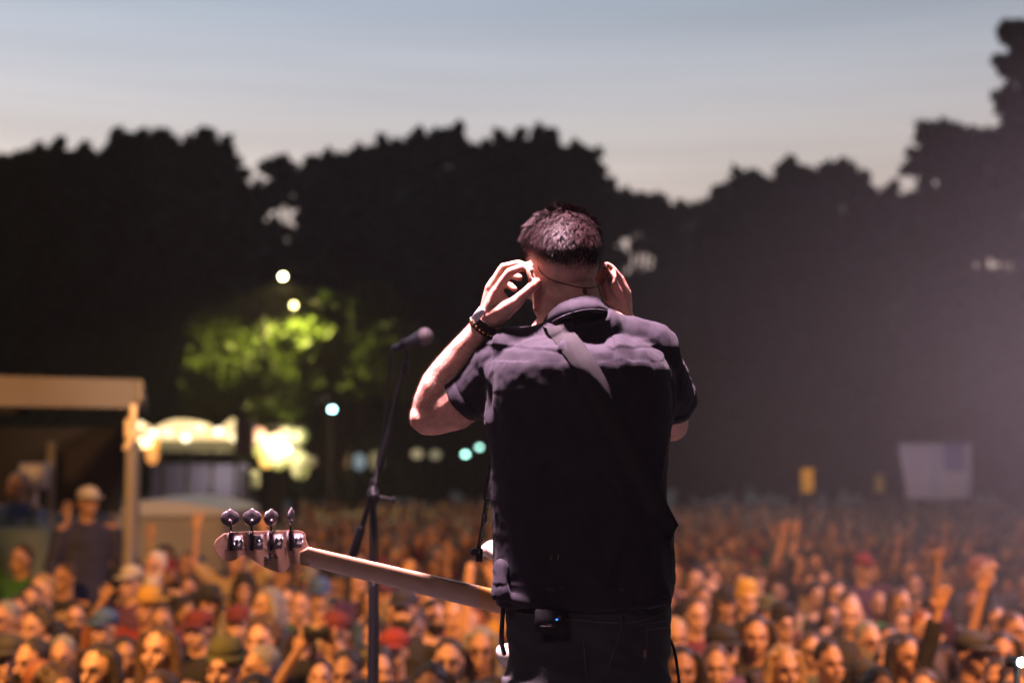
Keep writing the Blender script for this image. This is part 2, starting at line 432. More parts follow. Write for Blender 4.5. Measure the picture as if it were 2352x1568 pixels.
while cnt < 75000:
    d = Vector((rng.gauss(0, 1), rng.gauss(0, 1), rng.gauss(0, 1))).normalized()
    if d.z < -.8: continue
    p, n = skull(*d); e_ = p.z - hairline(p.y, p.x)
    if e_ < -.022: continue
    if e_ < .024 and rng.random() > ((e_ + .022) / .046) ** 1.3: continue
    ci = int(np.argmin(((cp_ - np.array(tuple(p))) ** 2).sum(1))); c = clumps[ci]
    fade = max(0, min(1, (e_ + .004) / .060)); L = (.0025 + .0190 * fade ** 1.3) * (1.3 if d.z > .45 else 1) * rng.uniform(.8, 1.15)
    k_ = .34 if fade > .3 else .15
    own = p + c[1] * (L * .85) + n * (c[4] * L * .6 + .0012)
    tip = own * (1 - k_) + c[5] * k_ + Vector((rng.gauss(0, .0014), rng.gauss(0, .0014), rng.gauss(0, .0014)))
    mid = p * .5 + tip * .5 + n * (L * .17)
    sd = c[1].cross(n).normalized() * (.00024 if fade > .3 else .00018)
    k = len(hv)
    for q in (p - sd, p + sd, mid - sd * .9, mid + sd * .9, tip): hv.append(H(q.x, q.y, q.z))
    hfc += [(k, k + 1, k + 3, k + 2), (k + 2, k + 3, k + 4)]
    cnt += 1
scalp.add(hv, hfc)
put('hair', scalp, [HAIRM, mat('hair_roots', (.022, .013, .012), .95, spec=.1)], man)

# fine hair on the lit forearm, from the elbow to the wrist band
ah = MB(); av = []; af = []
sel = np.where((uu > 940) & (uu < 1112) & (vv > 745) & (vv < 985) & (N_[:, 1] < .5))[0]
rs = np.random.RandomState(5).choice(sel, 5200)
ax_ = (W(1110, 745, 3.05) - W(985, 950, 3.14)).normalized()
for i in rs:
    p = Vector(C_[i]); n = Vector(N_[i]); t = ax_ + Vector((rng.gauss(0, .3), rng.gauss(0, .3), rng.gauss(0, .3) - .5)); t = (t - n * t.dot(n)).normalized()
    q = p + n * .0042 + t * .0060; sd = t.cross(n) * .00026; k = len(av)
    av += [p - sd, p + sd, q]; af.append((k, k + 1, k + 2))
ah.add(av, af); put('arm_hair', ah, mat('arm_hair', (.10, .05, .035), .4, spec=.8), man)

# --- shirt: lofted trunk + sleeves grown together, then folded
s = MB()
rows = [(1388, 1142, 1538, 3.062, .108), (1368, 1138, 1545, 3.062, .110), (1330, 1137, 1547, 3.062, .110), (1250, 1135, 1545, 3.064, .110), (1180, 1130, 1532, 3.060, .112),
        (1100, 1126, 1527, 3.050, .114), (1030, 1124, 1531, 3.036, .120), (970, 1120, 1539, 3.022, .126), (900, 1126, 1540, 3.008, .132), (850, 1132, 1535, 3.004, .132),
        (815, 1150, 1520, 3.012, .124), (790, 1185, 1490, 3.028, .102), (770, 1225, 1450, 3.035, .070)]
V = []; n = 44
for (v, uL, uR, y, hd) in rows:
    A = W(uL, v, y); B = W(uR, v, y); c = (A + B) / 2; hw = (B - A).length / 2
    for k in range(n):
        an = 2 * math.pi * k / n; ca, sa = math.cos(an), math.sin(an)
        ex = 2 / 2.15
        V.append(c + Vector((hw * math.copysign(abs(ca) ** ex, ca), hd * math.copysign(abs(sa) ** ex, sa), 0)))
F = [(i * n + k, i * n + (k + 1) % n, (i + 1) * n + (k + 1) % n, (i + 1) * n + k) for i in range(len(rows) - 1) for k in range(n)]
F += [tuple(range(n - 1, -1, -1)), tuple(range((len(rows) - 1) * n, len(rows) * n))]
s.add(V, F)
def scap(pts, n=20, r=True): s.tube([W(*p[:3]) for p in pts], [p[3] for p in pts], n, round_=r)
scap([(1180, 812, 3.03, .056), (1236, 797, 3.01, .045), (1290, 790, 2.992, .048), (1370, 774, 2.992, .050), (1440, 783, 3.015, .051), (1500, 806, 3.04, .056)])
scap([(1262, 787, 2.995, .036), (1320, 770, 2.975, .043), (1385, 763, 2.978, .043)])
scap([(1170, 865, 3.01, .052), (1163, 965, 3.02, .046)])
scap([(1496, 870, 3.02, .052), (1500, 950, 3.03, .046)])
scap([(1200, 812, 3.04, .056), (1168, 820, 3.045, .060), (1128, 862, 3.07, .0620), (1098, 893, 3.09, .0590), (1074, 912, 3.10, .0560)], r=False)
scap([(1190, 880, 3.05, .06), (1150, 900, 3.07, .058), (1118, 912, 3.085, .048)])
scap([(1470, 830, 3.05, .066), (1508, 842, 3.06, .062), (1523, 872, 3.09, .0575), (1534, 900, 3.13, .0540), (1541, 915, 3.16, .051)], r=False)
scap([(1455, 880, 3.05, .07), (1480, 920, 3.06, .06)])
# folds bunched at the left hip
scap([(1150, 1300, 2.99, .014), (1147, 1335, 2.98, .018), (1148, 1362, 2.975, .021)], 14)
scap([(1175, 1374, 2.98, .009), (1250, 1392, 2.962, .006), (1350, 1398, 2.96, .006), (1450, 1395, 2.962, .006), (1525, 1380, 2.99, .009)], 12)
sh = remesh(s, .0034, 40, .5, 'musician_shirt')
C = coords(sh); Nn = normals(sh); u, v = proj(C); back = smoothstep(.15, .5, -Nn[:, 1] + .25 * Nn[:, 2])
D = np.zeros(len(C))
# yoke: cloth above the seam stands proud of the panels below
yl = np.interp(u, [1120, 1237, 1316, 1350, 1394, 1409, 1507, 1580], [792, 804, 814, 800, 800, 806, 797, 812])
D += .0034 * (1 - smoothstep(-2.5, 2.0, v - yl)) * back * ((u < 1318) | (u > 1392))
# box pleats under the yoke
for cu in (1262, 1478):
    D += .0022 * np.exp(-((u - cu) / 16) ** 2) * smoothstep(0, 6, v - yl) * (1 - smoothstep(10, 60, v - yl)) * back
# deep hollow between the strap and the raised right panel
cr = np.interp(v, [720, 805, 900], [1394, 1414, 1428])
D += .0075 * smoothstep(-5, 1, u - cr) * (1 - smoothstep(6, 44, u - cr)) * (1 - smoothstep(830, 905, v)) * back
D -= .0070 * np.exp(-((u - (cr - 26)) / 24) ** 2) * np.exp(-((v - 764) / 22) ** 2) * back
D += .0060 * np.exp(-((v - (738 + (1394 - u) * .30)) / 8) ** 2) * (u > 1280) * (u < 1396) * back
D += .0060 * np.exp(-(((u - 1330) * .55 + (v - 775)) / 9) ** 2) * (u > 1285) * (u < 1385) * (v > 740) * (v < 810) * back
# shoulder seams (sleeve heads)
for (a0, a1, side) in (((1136, 768), (1120, 900), -1), ((1532, 756), (1560, 905), 1)):
    t = np.clip((v - a0[1]) / (a1[1] - a0[1]), 0, 1); su = a0[0] + (a1[0] - a0[0]) * t
    D += .0014 * smoothstep(-2, 3, -(u - su) * side) * (1 - smoothstep(10, 45, -(u - su) * side)) * ((v > a0[1] - 12) & (v < a1[1])) * back
for i in range(len(C)):
    q = Vector(C[i]); ui, vi = u[i], v[i]
    sl = 1.0 if ui < 1135 or ui > 1520 and vi < 950 else 0.0
    if sl and ui < 1135:     # rings of folds round the sleeve
        w_ = (ui * -.66 + vi * .55) * .085 + noise.noise(q * 16) * 1.5
        f1 = (math.sin(w_) * .0030 + abs(noise.noise(q * 34)) * .0035) * min(1, max(0, (ui - 1072) / 45 + max(0, 880 - vi) / 60) )
    else:
        q2 = Vector((q.x * 15 + noise.noise(q * 7) * .9, q.y * 11, q.z * 4.5 + noise.noise(q * 6 + Vector((3, 3, 3))) * .8))
        f1 = (1 - abs(noise.noise(q2)) * 2.4) * (.0022 + .0026 * min(1, max(0, (vi - 830) / 120)))
        if vi < 830: f1 = (1 - abs(noise.noise(Vector((q.x * 15, q.y * 13, q.z * 16)) + Vector((9, 2, 4)))) * 2.2) * .0026
    D[i] += f1 + noise.noise(q * 55) * .0011 + (1 - abs(noise.noise(Vector((q.x * 70, q.y * 50, q.z * 26)))) * 2) * .0007
    if vi > 1340: D[i] += math.sin(ui * .055 + noise.noise(q * 9) * 3) * .0028
C += Nn * D[:, None]; setco(sh, C)
shirt = link('shirt', sh, SHIRT, man)

# rolled cuffs
def cuff(cent, axis, r, wid, name, rim=.0028):
    m = MB(); ax = axis.normalized(); a = ax.orthogonal().normalized(); c2 = ax.cross(a); K = 48
    prof = [(-.5, 0), (-.45, .002), (0, .0032), (.42, .0036), (.5, .002), (.5, -rim), (.3, -rim - .001), (-.5, -rim)]
    V = []; 
    for (t, dr) in prof:
        for k in range(K):
            an = 2 * math.pi * k / K; wob = .0022 * math.sin(3 * an + 1) + .0015 * math.sin(7 * an + t * 3)
            V.append(cent + ax * (t * wid + .003 * math.sin(2 * an)) + (a * math.cos(an) + c2 * math.sin(an)) * (r + dr + wob))
    P = len(prof)
    m.add(V, [(i * K + k, i * K + (k + 1) % K, ((i + 1) % P) * K + (k + 1) % K, ((i + 1) % P) * K + k) for i in range(P) for k in range(K)])
    return put(name, m, SHIRT, man)
cuff(W(1075, 911, 3.10), W(1060, 924, 3.11) - W(1100, 889, 3.09), .0560, .030, 'sleeve_cuff')
cuff(W(1544, 917, 3.165), W(1545, 925, 3.19) - W(1534, 895, 3.12), .0515, .030, 'sleeve_cuff')

# collar leaf folded down round the neck
cl = MB()
cp = [(1262, 800, 3.165, 1272, 812, 3.17), (1246, 775, 3.115, 1256, 795, 3.12), (1243, 750, 3.045, 1252, 762, 3.040), (1256, 725, 3.000, 1266, 746, 2.986), (1272, 708, 2.978, 1286, 734, 2.956), (1294, 693, 2.966, 1310, 725, 2.940),
      (1324, 683, 2.962, 1332, 719, 2.934), (1350, 679, 2.966, 1356, 716, 2.936), (1372, 682, 2.975, 1378, 716, 2.944), (1390, 696, 2.995, 1396, 719, 2.962), (1405, 712, 3.025, 1412, 729, 2.996), (1416, 726, 3.060, 1424, 742, 3.050),
      (1414, 748, 3.115, 1420, 768, 3.12), (1398, 778, 3.160, 1402, 800, 3.17)]
def crs(P, n=5):
    out = []
    for i in range(len(P) - 1):
        p0, p1, p2, p3 = P[max(i - 1, 0)], P[i], P[i + 1], P[min(i + 2, len(P) - 1)]
        for k in range(n):
            t = k / n
            out.append(.5 * ((2 * p1) + (p2 - p0) * t + (2 * p0 - 5 * p1 + 4 * p2 - p3) * t * t + (3 * p1 - p0 - 3 * p2 + p3) * t ** 3))
    out.append(P[-1]); return out
cp = [(a1, b1, c1 - .024 * max(0, 1 - abs(c1 - 2.96) / .08), a2, b2, c2 - .022 * max(0, 1 - abs(c2 - 2.93) / .10)) for (a1, b1, c1, a2, b2, c2) in cp]
tp = crs([W(*p[:3]) for p in cp]); bt = crs([W(*p[3:]) for p in cp])
nc = W(1322, 745, 3.06); V = []; M_ = len(tp)
for i in range(M_):
    o1 = (tp[i] - nc); o1.z = 0; o1.normalize()
    wv = .0016 * math.sin(i * .55) + .001 * math.sin(i * 1.7)
    for (q, t) in ((bt[i], 0), (bt[i] * .5 + tp[i] * .5, .5), (tp[i], 1)):
        V.append(q + o1 * ((.0045 if t == .5 else .001) + wv * (1 - t)))
    V.append(tp[i] - o1 * .004 + Vector((0, 0, -.0005))); V.append(bt[i] * .4 + tp[i] * .6 - o1 * .006); V.append(bt[i] - o1 * .0025)
F = [(i * 6 + k, (i + 1) * 6 + k, (i + 1) * 6 + (k + 1) % 6, i * 6 + (k + 1) % 6) for i in range(M_ - 1) for k in range(6)]
F += [tuple(range(5, -1, -1)), tuple((M_ - 1) * 6 + k for k in range(6))]
cl.add(V, F); put('collar', cl, SHIRT, man)
# stitching line just above the collar's lower edge
st = MB()
st.tube([q * .86 + t * .14 + (lambda o: o * .0030)(((q - nc) * 1.0).normalized()) for q, t in zip(bt, tp)][14:56], .0007, 5, round_=False)
put('seam', st, mat('stitch', (.11, .10, .13), .8), man)

# --- jeans
j = MB()
rowsj = [(1340, 1150, 1530, 3.058, .100), (1390, 1164, 1534, 3.070, .102), (1440, 1165, 1537, 3.072, .106), (1500, 1166, 1538, 3.072, .110), (1560, 1165, 1534, 3.058, .118), (1620, 1170, 1530, 3.06, .112)]
V = []
for (v_, uL, uR, y, hd) in rowsj:
    A = W(uL, v_, y); B = W(uR, v_, y); c = (A + B) / 2; hw = (B - A).length / 2
    for k in range(n):
        an = 2 * math.pi * k / n; ca, sa = math.cos(an), math.sin(an); ex = 2 / 2.3
        cleft = .014 * math.exp(-(ca / .10) ** 2) * (1 if sa < 0 else 0) * max(0, (v_ - 1440) / 120)
        V.append(c + Vector((hw * math.copysign(abs(ca) ** ex, ca), hd * math.copysign(abs(sa) ** ex, sa) + cleft, 0)))
R_ = len(rowsj)
F = [(i * n + k, i * n + (k + 1) % n, (i + 1) * n + (k + 1) % n, (i + 1) * n + k) for i in range(R_ - 1) for k in range(n)]
F += [tuple(range(n - 1, -1, -1)), tuple(range((R_ - 1) * n, R_ * n))]
j.add(V, F)
for s_ in (-1, 1):
    j.tube([W(1345 + s_ * 92, 1560, 3.045), Vector((.155 + s_ * .105, 3.06, 2.000)), Vector((.155 + s_ * .125, 3.08, 1.820)), Vector((.155 + s_ * .145, 3.07, 1.620)), Vector((.155 + s_ * .15, 3.06, 1.460))], [.092, .090, .074, .066, .064], 24, round_=False)
jm = remesh(j, .0042, 4, .5, 'musician_jeans'); C = coords(jm); Nn = normals(jm)
for i in range(len(C)):
    q = Vector(C[i]); C[i] += Nn[i] * ((1 - abs(noise.noise(Vector((q.x * 9, q.y * 9, q.z * 22 + q.x * 10)))) * 2.3) * .0040 + noise.noise(q * 40) * .0010)
setco(jm, C); link('jeans', jm, JEANS, man); BJ = bvh_of(jm)
# welts, pockets and seams standing slightly off the denim
def back_y(u_, v_):      # distance of the jeans' back surface along a ray
    for rr in range(len(rowsj) - 1):
        if rowsj[rr][0] <= v_ <= rowsj[rr + 1][0]: break
    a, b2 = rowsj[rr], rowsj[rr + 1]; t = (v_ - a[0]) / (b2[0] - a[0]); L = [x + (y_ - x) * t for x, y_ in zip(a, b2)]
    xx = min(.995, abs((u_ - (L[1] + L[2]) / 2) / ((L[2] - L[1]) / 2)))
    return L[3] - L[4] * (1 - xx ** 2.3) ** (1 / 2.3)
STJ = mat('denim_stitch', (.060, .052, .055), .8)
def seam(pts, r=.0011, m=STJ, off=.0045, name='seam', par=None):
    P = crs([Vector((p[0], p[1], 0)) for p in pts], 8); q = MB()
    q.tube([hit(BJ, p.x, p.y, .0005) for p in P], r, 6, round_=False); return put(name, q, m, par or man)
seam([(1270, 1398 + 20), (1340, 1424), (1410, 1429), (1470, 1424), (1530, 1405)], .0013)
seam([(1180, 1404), (1240, 1412)], .0010)
seam([(1490, 1432), (1532, 1424)], .0010)
seam([(1487, 1433), (1484, 1480), (1480, 1525), (1470, 1534)], .0012)
seam([(1470, 1447), (1487, 1446), (1532, 1440)], .0012)
seam([(1425, 1428), (1421, 1460), (1408, 1500), (1395, 1540)], .0012)
seam([(1340, 1470), (1344, 1520), (1348, 1560)], .0012)
lp = MB(); lp.box(W(1427, 1431, back_y(1427, 1431) - .006), (.010, .006, .034), bev=.002); put('belt_loop', lp, JEANS, man)
tb = MB(); tb.box(W(1481, 1500, back_y(1481, 1500) - .006), (.007, .003, .017), bev=.001); put('pocket_tab', tb, mat('faded_tab', (.20, .09, .08), .7), man)
shs = MB()
for s_ in (-1, 1):
    shs.tube([Vector((.155 + s_ * .15, 3.02, 1.455)), Vector((.155 + s_ * .165, 3.14, 1.445)), Vector((.155 + s_ * .175, 3.25, 1.435))], [.050, .048, .036], 14)
put('shoes', shs, BLACK, man)

# --- things worn: earphone cord, wrist wear, radio pack
c_ = MB(); pts = [(1236, 612), (1240, 622), (1256, 637), (1280, 647), (1310, 655), (1340, 661), (1362, 660), (1384, 650), (1388, 640)]
def neck_y(u_, v_):
    cx = 1306 + (v_ - 660) * .1; x = min(.98, abs(u_ - cx) / 84.0); return 3.038 - .073 * math.sqrt(1 - x * x)
P = crs([Vector((p[0], p[1], 0)) for p in pts], 6)
P = [hit(BB, p.x, p.y, .0012) for p in P]; P = [p for p in P if p is not None and p.y < 3.12]
c_.tube(P, .0011, 6, round_=False)
c_.ell(hit(BB, 1343, 668), (.0050, .003, .0060))
cord = tag(put('earphone_cord', c_, mat('earphone_cord', (.09, .015, .012), .5)), 'thin dark earphone cord with slider hanging across the back of his neck', 'earphone cord')

wax = (W(1119, 738, 3.045) - W(1100, 764, 3.055)).normalized(); wside = wax.cross(Vector((0, 1, 0))).normalized(); wfr = wax.cross(wside).normalized()
def ringpts(c, r, k0=0, k1=40, n=40): return [c + wside * (r * math.cos(2 * math.pi * k / n)) + wfr * (r * math.sin(2 * math.pi * k / n)) for k in range(k0, k1)]
wr = root('wristband', W(1112, 748, 3.05))
tag(wr, 'stack of dark cord bracelets with gold and silver beads on the raised left wrist', 'bracelet')
mm = MB()
for k_, (off, rr_) in enumerate(((0, .0293), (.006, .0288), (-.006, .0300), (.012, .0283))):
    P = ringpts(W(1111, 750, 3.05) + wax * off, rr_, 0, 41); mm.tube(P, .0031, 8, round_=False)
put('cord_band', mm, mat('bracelet_cord', (.02, .012, .018), .9, bump=.8, bscale=900), wr)
gb = MB(); sb = MB()
for k in range(40):
    P = ringpts(W(1111, 750, 3.05) + wax * -.002, .0330)[k]
    if k % 2 == 0: (gb if 4 <= k % 40 <= 39 else sb).ell(P, (.0034, .0034, .0034), None, 8, 6)
for k in (16, 17, 18, 19, 20, 21, 22, 23):
    sb.ell(ringpts(W(1108, 755, 3.05) + wax * -.006, .0345)[k], (.0030, .0030, .0030), None, 8, 6)
put('gold_bead', gb, mat('gold', (.95, .55, .15), .25, metal=1.0), wr); put('silver_bead', sb, CHROME, wr)
tg = MB()
lx = (wside * -.55 + Vector((0, -1, 0)) * .8).normalized()
c0 = W(1099, 722, 3.018); ez = wax; ex_ = (wside * -1 * .0 + Vector((.86, -.2, .46))).normalized(); ex_ = (Vector((1, 0, -.55)) ).normalized(); ex_ = (ex_ - ez * ex_.dot(ez)).normalized(); ey_ = ez.cross(ex_)
tg.box(c0, (.0165, .0025, .030), Matrix((ex_, ey_, ez)).transposed(), bev=.0008)
put('paper_tag', tg, mat('pass_paper', (.82, .82, .84), .6), wr)
tk = MB()
for k_ in range(3): tk.box(c0 + ez * (.006 - .006 * k_) - ey_ * .0016 * (1 if ey_.y > 0 else -1), (.006 + .002 * (k_ % 2), .0006, .0018), Matrix((ex_, ey_, ez)).transposed())
put('faded_print', tk, mat('faded_ink', (.35, .36, .42), .8), wr)

pk = root('radio_pack', W(1262, 1425, 2.95))
tag(pk, 'black radio pack clipped at the waistband of the jeans with tiny blue light', 'radio pack')
PKY = 2.945
q = MB(); q.box(W(1264, 1424, PKY), (.062, .018, .046), bev=.004); put('pack_body', q, mat('matt_black', (.010, .010, .011), .85, spec=.2), pk)
q = MB(); q.ell(W(1279, 1422, PKY - .010), (.0024, .002, .0018)); put('blue_light', q, mat('led_blue', (.0, .1, .9), .4, emit=(.03, .2, 1), es=3), pk)
q = MB(); q.box(W(1285, 1418, PKY - .009), (.006, .003, .008), bev=.001); put('switch', q, mat('worn_metal', (.16, .11, .11), .6, metal=.3), pk)
q = MB(); q.box(W(1262, 1438, PKY - .010), (.036, .0015, .0032)); q.box(W(1266, 1433, PKY - .010), (.020, .0015, .0014)); put('name_plate', q, mat('dull_print', (.05, .038, .032), .8), pk)
BS = bvh_of(sh)
q = MB()
for (a, b_) in (((1264, 1284), (1268, 1275)), ((1281, 1283), (1283, 1273))): q.tube([hit(BS, *a, .001), hit(BS, *b_, .001)], .0012, 6)
put('cable_clip', q, mat('dull_brass', (.30, .20, .09), .5, metal=.6), pk)
#@@GEAR
# ------------------------------------------------------------------ bass guitar with its strap
bass = root('bass_guitar', W(1000, 1330, 3.16)); tag(bass, 'four string bass with maple neck and pale body, slung in front of the player', 'bass guitar')
MAPLE = mat('maple', (.38, .235, .145), .32, coat=.5, var=.10, vscale=20)
MAPLE_LIT = mat('heel_light_tint', (.50, .22, .05), .35, coat=.5)  # yellow light on the neck heel, put in as an amber finish
def by(u): return 3.09 + (u - 600) * .00022
hs_out = [(493.2, 1245), (491.8, 1253), (493, 1260), (495.8, 1267.7), (504.8, 1280), (516, 1286.8), (527, 1288.5), (538.5, 1285.7), (546, 1281), (552, 1276.7), (561, 1273.3), (569.9, 1275.6), (583.4, 1286.8),
          (605.8, 1301.4), (622.7, 1309), (639.5, 1314), (650.7, 1315.4), (657.5, 1309), (667.6, 1299), (678.8, 1294.7), (696, 1296.3), (712, 1298), (712, 1262), (706, 1248), (702.4, 1238.5), (701.3, 1227.3), (695.7, 1220.5), (684.4, 1217.4),
          (640, 1218), (590, 1219.5), (528.3, 1221.9), (516, 1224.5), (504.8, 1231.8), (497, 1238.5)]
h = MB(); cc = (600, 1262)
def rim(k, dy): return [W(cc[0] + (p[0] - cc[0]) * k, cc[1] + (p[1] - cc[1]) * k, by(p[0]) + dy) for p in hs_out]
L0, L1, L2, L3 = rim(.992, 0), rim(1, .0012), rim(1, .0128), rim(.992, .0140)
nn = len(hs_out); V = L0 + L1 + L2 + L3
F = [tuple(range(nn))] + [(r * nn + k, (r + 1) * nn + k, (r + 1) * nn + (k + 1) % nn, r * nn + (k + 1) % nn) for r in range(3) for k in range(nn)] + [tuple(range(4 * nn - 1, 3 * nn - 1, -1))]
h.add(V, F); hd_o = put('headstock', h, mat('maple_headstock', (.33, .185, .12), .38, coat=.35, var=.12, vscale=25), bass, smooth=False)
# tuning machines
for k, (ks, ys, kw) in enumerate(((530.6, 1268, 17.5), (577.8, 1266, 19.5), (622.7, 1265, 12.5), (667.6, 1262, 4))):
    u0 = ks; y0 = by(u0)
    mp_ = MB(); top = 1222.5 - k * 1.2
    mp_.box(W(u0 - 11, (top + ys) / 2, y0 - .001), (.0165, .0022, .036), bev=.0006)
    mp_.box(W(u0 + 14, (top + ys) / 2 + 1, y0 - .0008), (.0225, .0018, .031), bev=.0006)
    pl = put('tuner_plate', mp_, mat('tuner_steel', (.16, .12, .13), .38, metal=.35), bass)
    sc_ = MB()
    for (du, dv) in ((-13, 5), (-12, 40), (30, 6), (31, 36)): sc_.ell(W(u0 + du, top + dv, y0 - .0025), (.0017, .0014, .0017), None, 8, 6)
    put('screw', sc_, mat('dark_steel', (.05, .04, .045), .4, metal=1), pl)
    gr = MB(); gc = (u0 + 18, (top + ys) / 2 - 1)
    gr.tube([W(*gc, y0 - .0015), W(*gc, y0 - .0050)], [.0085, .0085], 20, round_=False)
    for t in range(18):
        an = 2 * math.pi * t / 18
        gr.box(W(*gc, y0 - .0036) + Vector((.0095 * math.cos(an), 0, .0095 * math.sin(an))), (.0022, .003, .0014), Matrix.Rotation(-an, 3, 'Y'))
    gr.tube([W(*gc, y0 - .0045), W(*gc, y0 - .0080)], [.0034, .0030], 12)
    put('gear', gr, CHROME, bass)
    sf = MB(); sf.tube([W(u0, 1261, y0 - .006), W(u0, 1232, y0 - .006)], .0034, 12); sf.tube([W(u0, 1236, y0 - .006), W(u0 - .3, 1206 - 3, y0 - .006)], [.0026, .0022], 12)
    sf.tube([W(u0, 1229, y0 - .006), W(u0, 1224, y0 - .006)], .0048, 12)
    put('tuner_shaft', sf, mat('dark_steel', ()), bass)
    # clover shaped key, turned a different way on each shaft
    ky = MB(); kc = W((528.3, 578.9, 622.7, 669)[k], (1188, 1187, 1187.5, 1184)[k], y0 - .006)
    ang = math.acos(min(1, kw / 19.5)); ax = Vector((math.cos(ang), math.sin(ang), 0)); nx = Vector((-math.sin(ang), math.cos(ang), 0))
    half = [(0, 160), (30, 150), (67, 122), (110, 104), (157, 74), (182, 20), (180, -30), (160, -82), (120, -125), (70, -152), (25, -172)]
    prof = [(x * .000105 * 1.04, z * .000105 * 1.10) for x, z in half] + [(-x * .000105 * 1.04, z * .000105 * 1.10) for x, z in half[:0:-1]]
    prof = [(p.x, p.y) for p in crs([Vector((a_, b_, 0)) for a_, b_ in prof + prof[:1]], 3)[:-1]]
    def lp_(k_, o): return [kc + ax * (x * k_) + Vector((0, 0, z * k_)) + nx * o for x, z in prof]
    rings = [lp_(.3, -.0016), lp_(.86, -.0022), lp_(1, -.0008), lp_(1, .0008), lp_(.86, .0022), lp_(.3, .0016)]
    V = sum(rings, []); m_ = len(prof)
    F = [tuple(range(m_))] + [(r * m_ + t, (r + 1) * m_ + t, (r + 1) * m_ + (t + 1) % m_, r * m_ + (t + 1) % m_) for r in range(5) for t in range(m_)] + [tuple(range(6 * m_ - 1, 5 * m_ - 1, -1))]
    ky.add(V, F); ky.tube([W((528.3, 578.9, 622.7, 669)[k], 1196, y0 - .006), W(u0, 1206, y0 - .006)], [.0045, .0024], 10)
    put('tuning_key', ky, mat('key_steel', (.15, .125, .135), .30, metal=.5), bass)
# scribbled signature in dark ink
sg = MB()
for pts in ([(606, 1281), (609, 1277), (613, 1276), (611, 1283), (607, 1287), (612, 1286), (615, 1280), (613, 1291), (610, 1296)], [(616, 1284), (622, 1274), (619, 1270), (624, 1281), (618, 1278), (628, 1278), (634, 1270)], [(631, 1279), (634, 1275), (637, 1277), (634, 1281), (631, 1279)], [(620, 1287), (622, 1270)]):
    P = crs([Vector((p[0], p[1], 0)) for p in pts], 5); sg.tube([W(p.x, p.y, by(p.x) - .0003) for p in P], .00085, 5, round_=False)
put('signature', sg, mat('marker_ink', (.012, .010, .010), .5), hd_o)
# neck: rounded back, fretboard on the far side
nk = MB(); ns = 26; K = 22; V = []; mi = []
for i in range(ns + 1):
    t = i / ns; u_ = 690 + (1175 - 690) * t
    top = 1254.7 + (u_ - 708) * .2277 ; bot = 1296 + (u_ - 690) * .2470
    if u_ < 708: top = 1254.7 + (708 - u_) * .9 - 4; 
    c = W(u_, (top + bot) / 2, by(u_) + .004); hh = (W(u_, top, by(u_)) - W(u_, bot, by(u_))).length / 2
    thick = .0125 + .004 * t + (.010 * smoothstep(.88, 1.0, t))
    if i < 3: thick *= .55 + .15 * i
    for k in range(K):
        a = math.pi * k / (K - 1)
        V.append(c + Vector((0, -thick * math.sin(a) ** .45 - .28 * hh * math.cos(a), hh * math.cos(a))))
    V.append(c + Vector((0, .006 + .28 * hh, -hh))); V.append(c + Vector((0, .006 - .28 * hh, hh)))
K2 = K + 2
F = [(i * K2 + k, i * K2 + (k + 1) % K2, (i + 1) * K2 + (k + 1) % K2, (i + 1) * K2 + k) for i in range(ns) for k in range(K2)]
F += [tuple(range(K2 - 1, -1, -1)), tuple(ns * K2 + k for k in range(K2))]
nk.add(V, F)
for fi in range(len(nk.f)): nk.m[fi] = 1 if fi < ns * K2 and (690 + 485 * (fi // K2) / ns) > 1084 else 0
put('neck', nk, [MAPLE, MAPLE_LIT], bass)
# body: double cutaway outline lying in front of the player, rounded edge
bo = [(1102, 1262), (1108, 1252), (1118, 1244), (1130, 1240), (1145, 1240), (1170, 1250), (1215, 1275), (1270, 1290), (1330, 1290), (1400, 1275), (1460, 1285), (1500, 1330), (1515, 1390), (1500, 1460), (1460, 1520), (1400, 1550), (1330, 1550),
      (1270, 1525), (1230, 1512), (1190, 1522), (1160, 1530), (1146, 1520), (1139, 1500), (1142, 1484), (1156, 1478), (1180, 1474), (1205, 1450), (1210, 1410), (1195, 1375), (1165, 1345), (1150, 1310), (1135, 1290), (1118, 1280), (1106, 1273)]
P = crs([Vector((p[0], p[1], 0)) for p in bo + [bo[0]]], 3)[:-1]
cx_, cy_ = 1330, 1405
bb = MB(); nb = len(P); V = []
for (ins, dy) in ((5, 0.0), (1.5, .003), (0, .009), (0, .034), (1.5, .040), (5, .043)):
    for i, p in enumerate(P):
        t = (P[(i + 1) % nb] - P[i - 1]).normalized(); nrm = Vector((-t.y, t.x, 0)); q = p + nrm * ins
        V.append(W(q.x, q.y, by(1137) + .055 + dy + (q.x - 1137) * .00002))
F = [tuple(range(nb))] + [(r * nb + k, (r + 1) * nb + k, (r + 1) * nb + (k + 1) % nb, r * nb + (k + 1) % nb) for r in range(5) for k in range(nb)] + [tuple(range(6 * nb - 1, 5 * nb - 1, -1))]
bb.add(V, F); put('guitar_body', bb, mat('cream_lacquer', (.75, .68, .58), .18, coat=.8), bass)
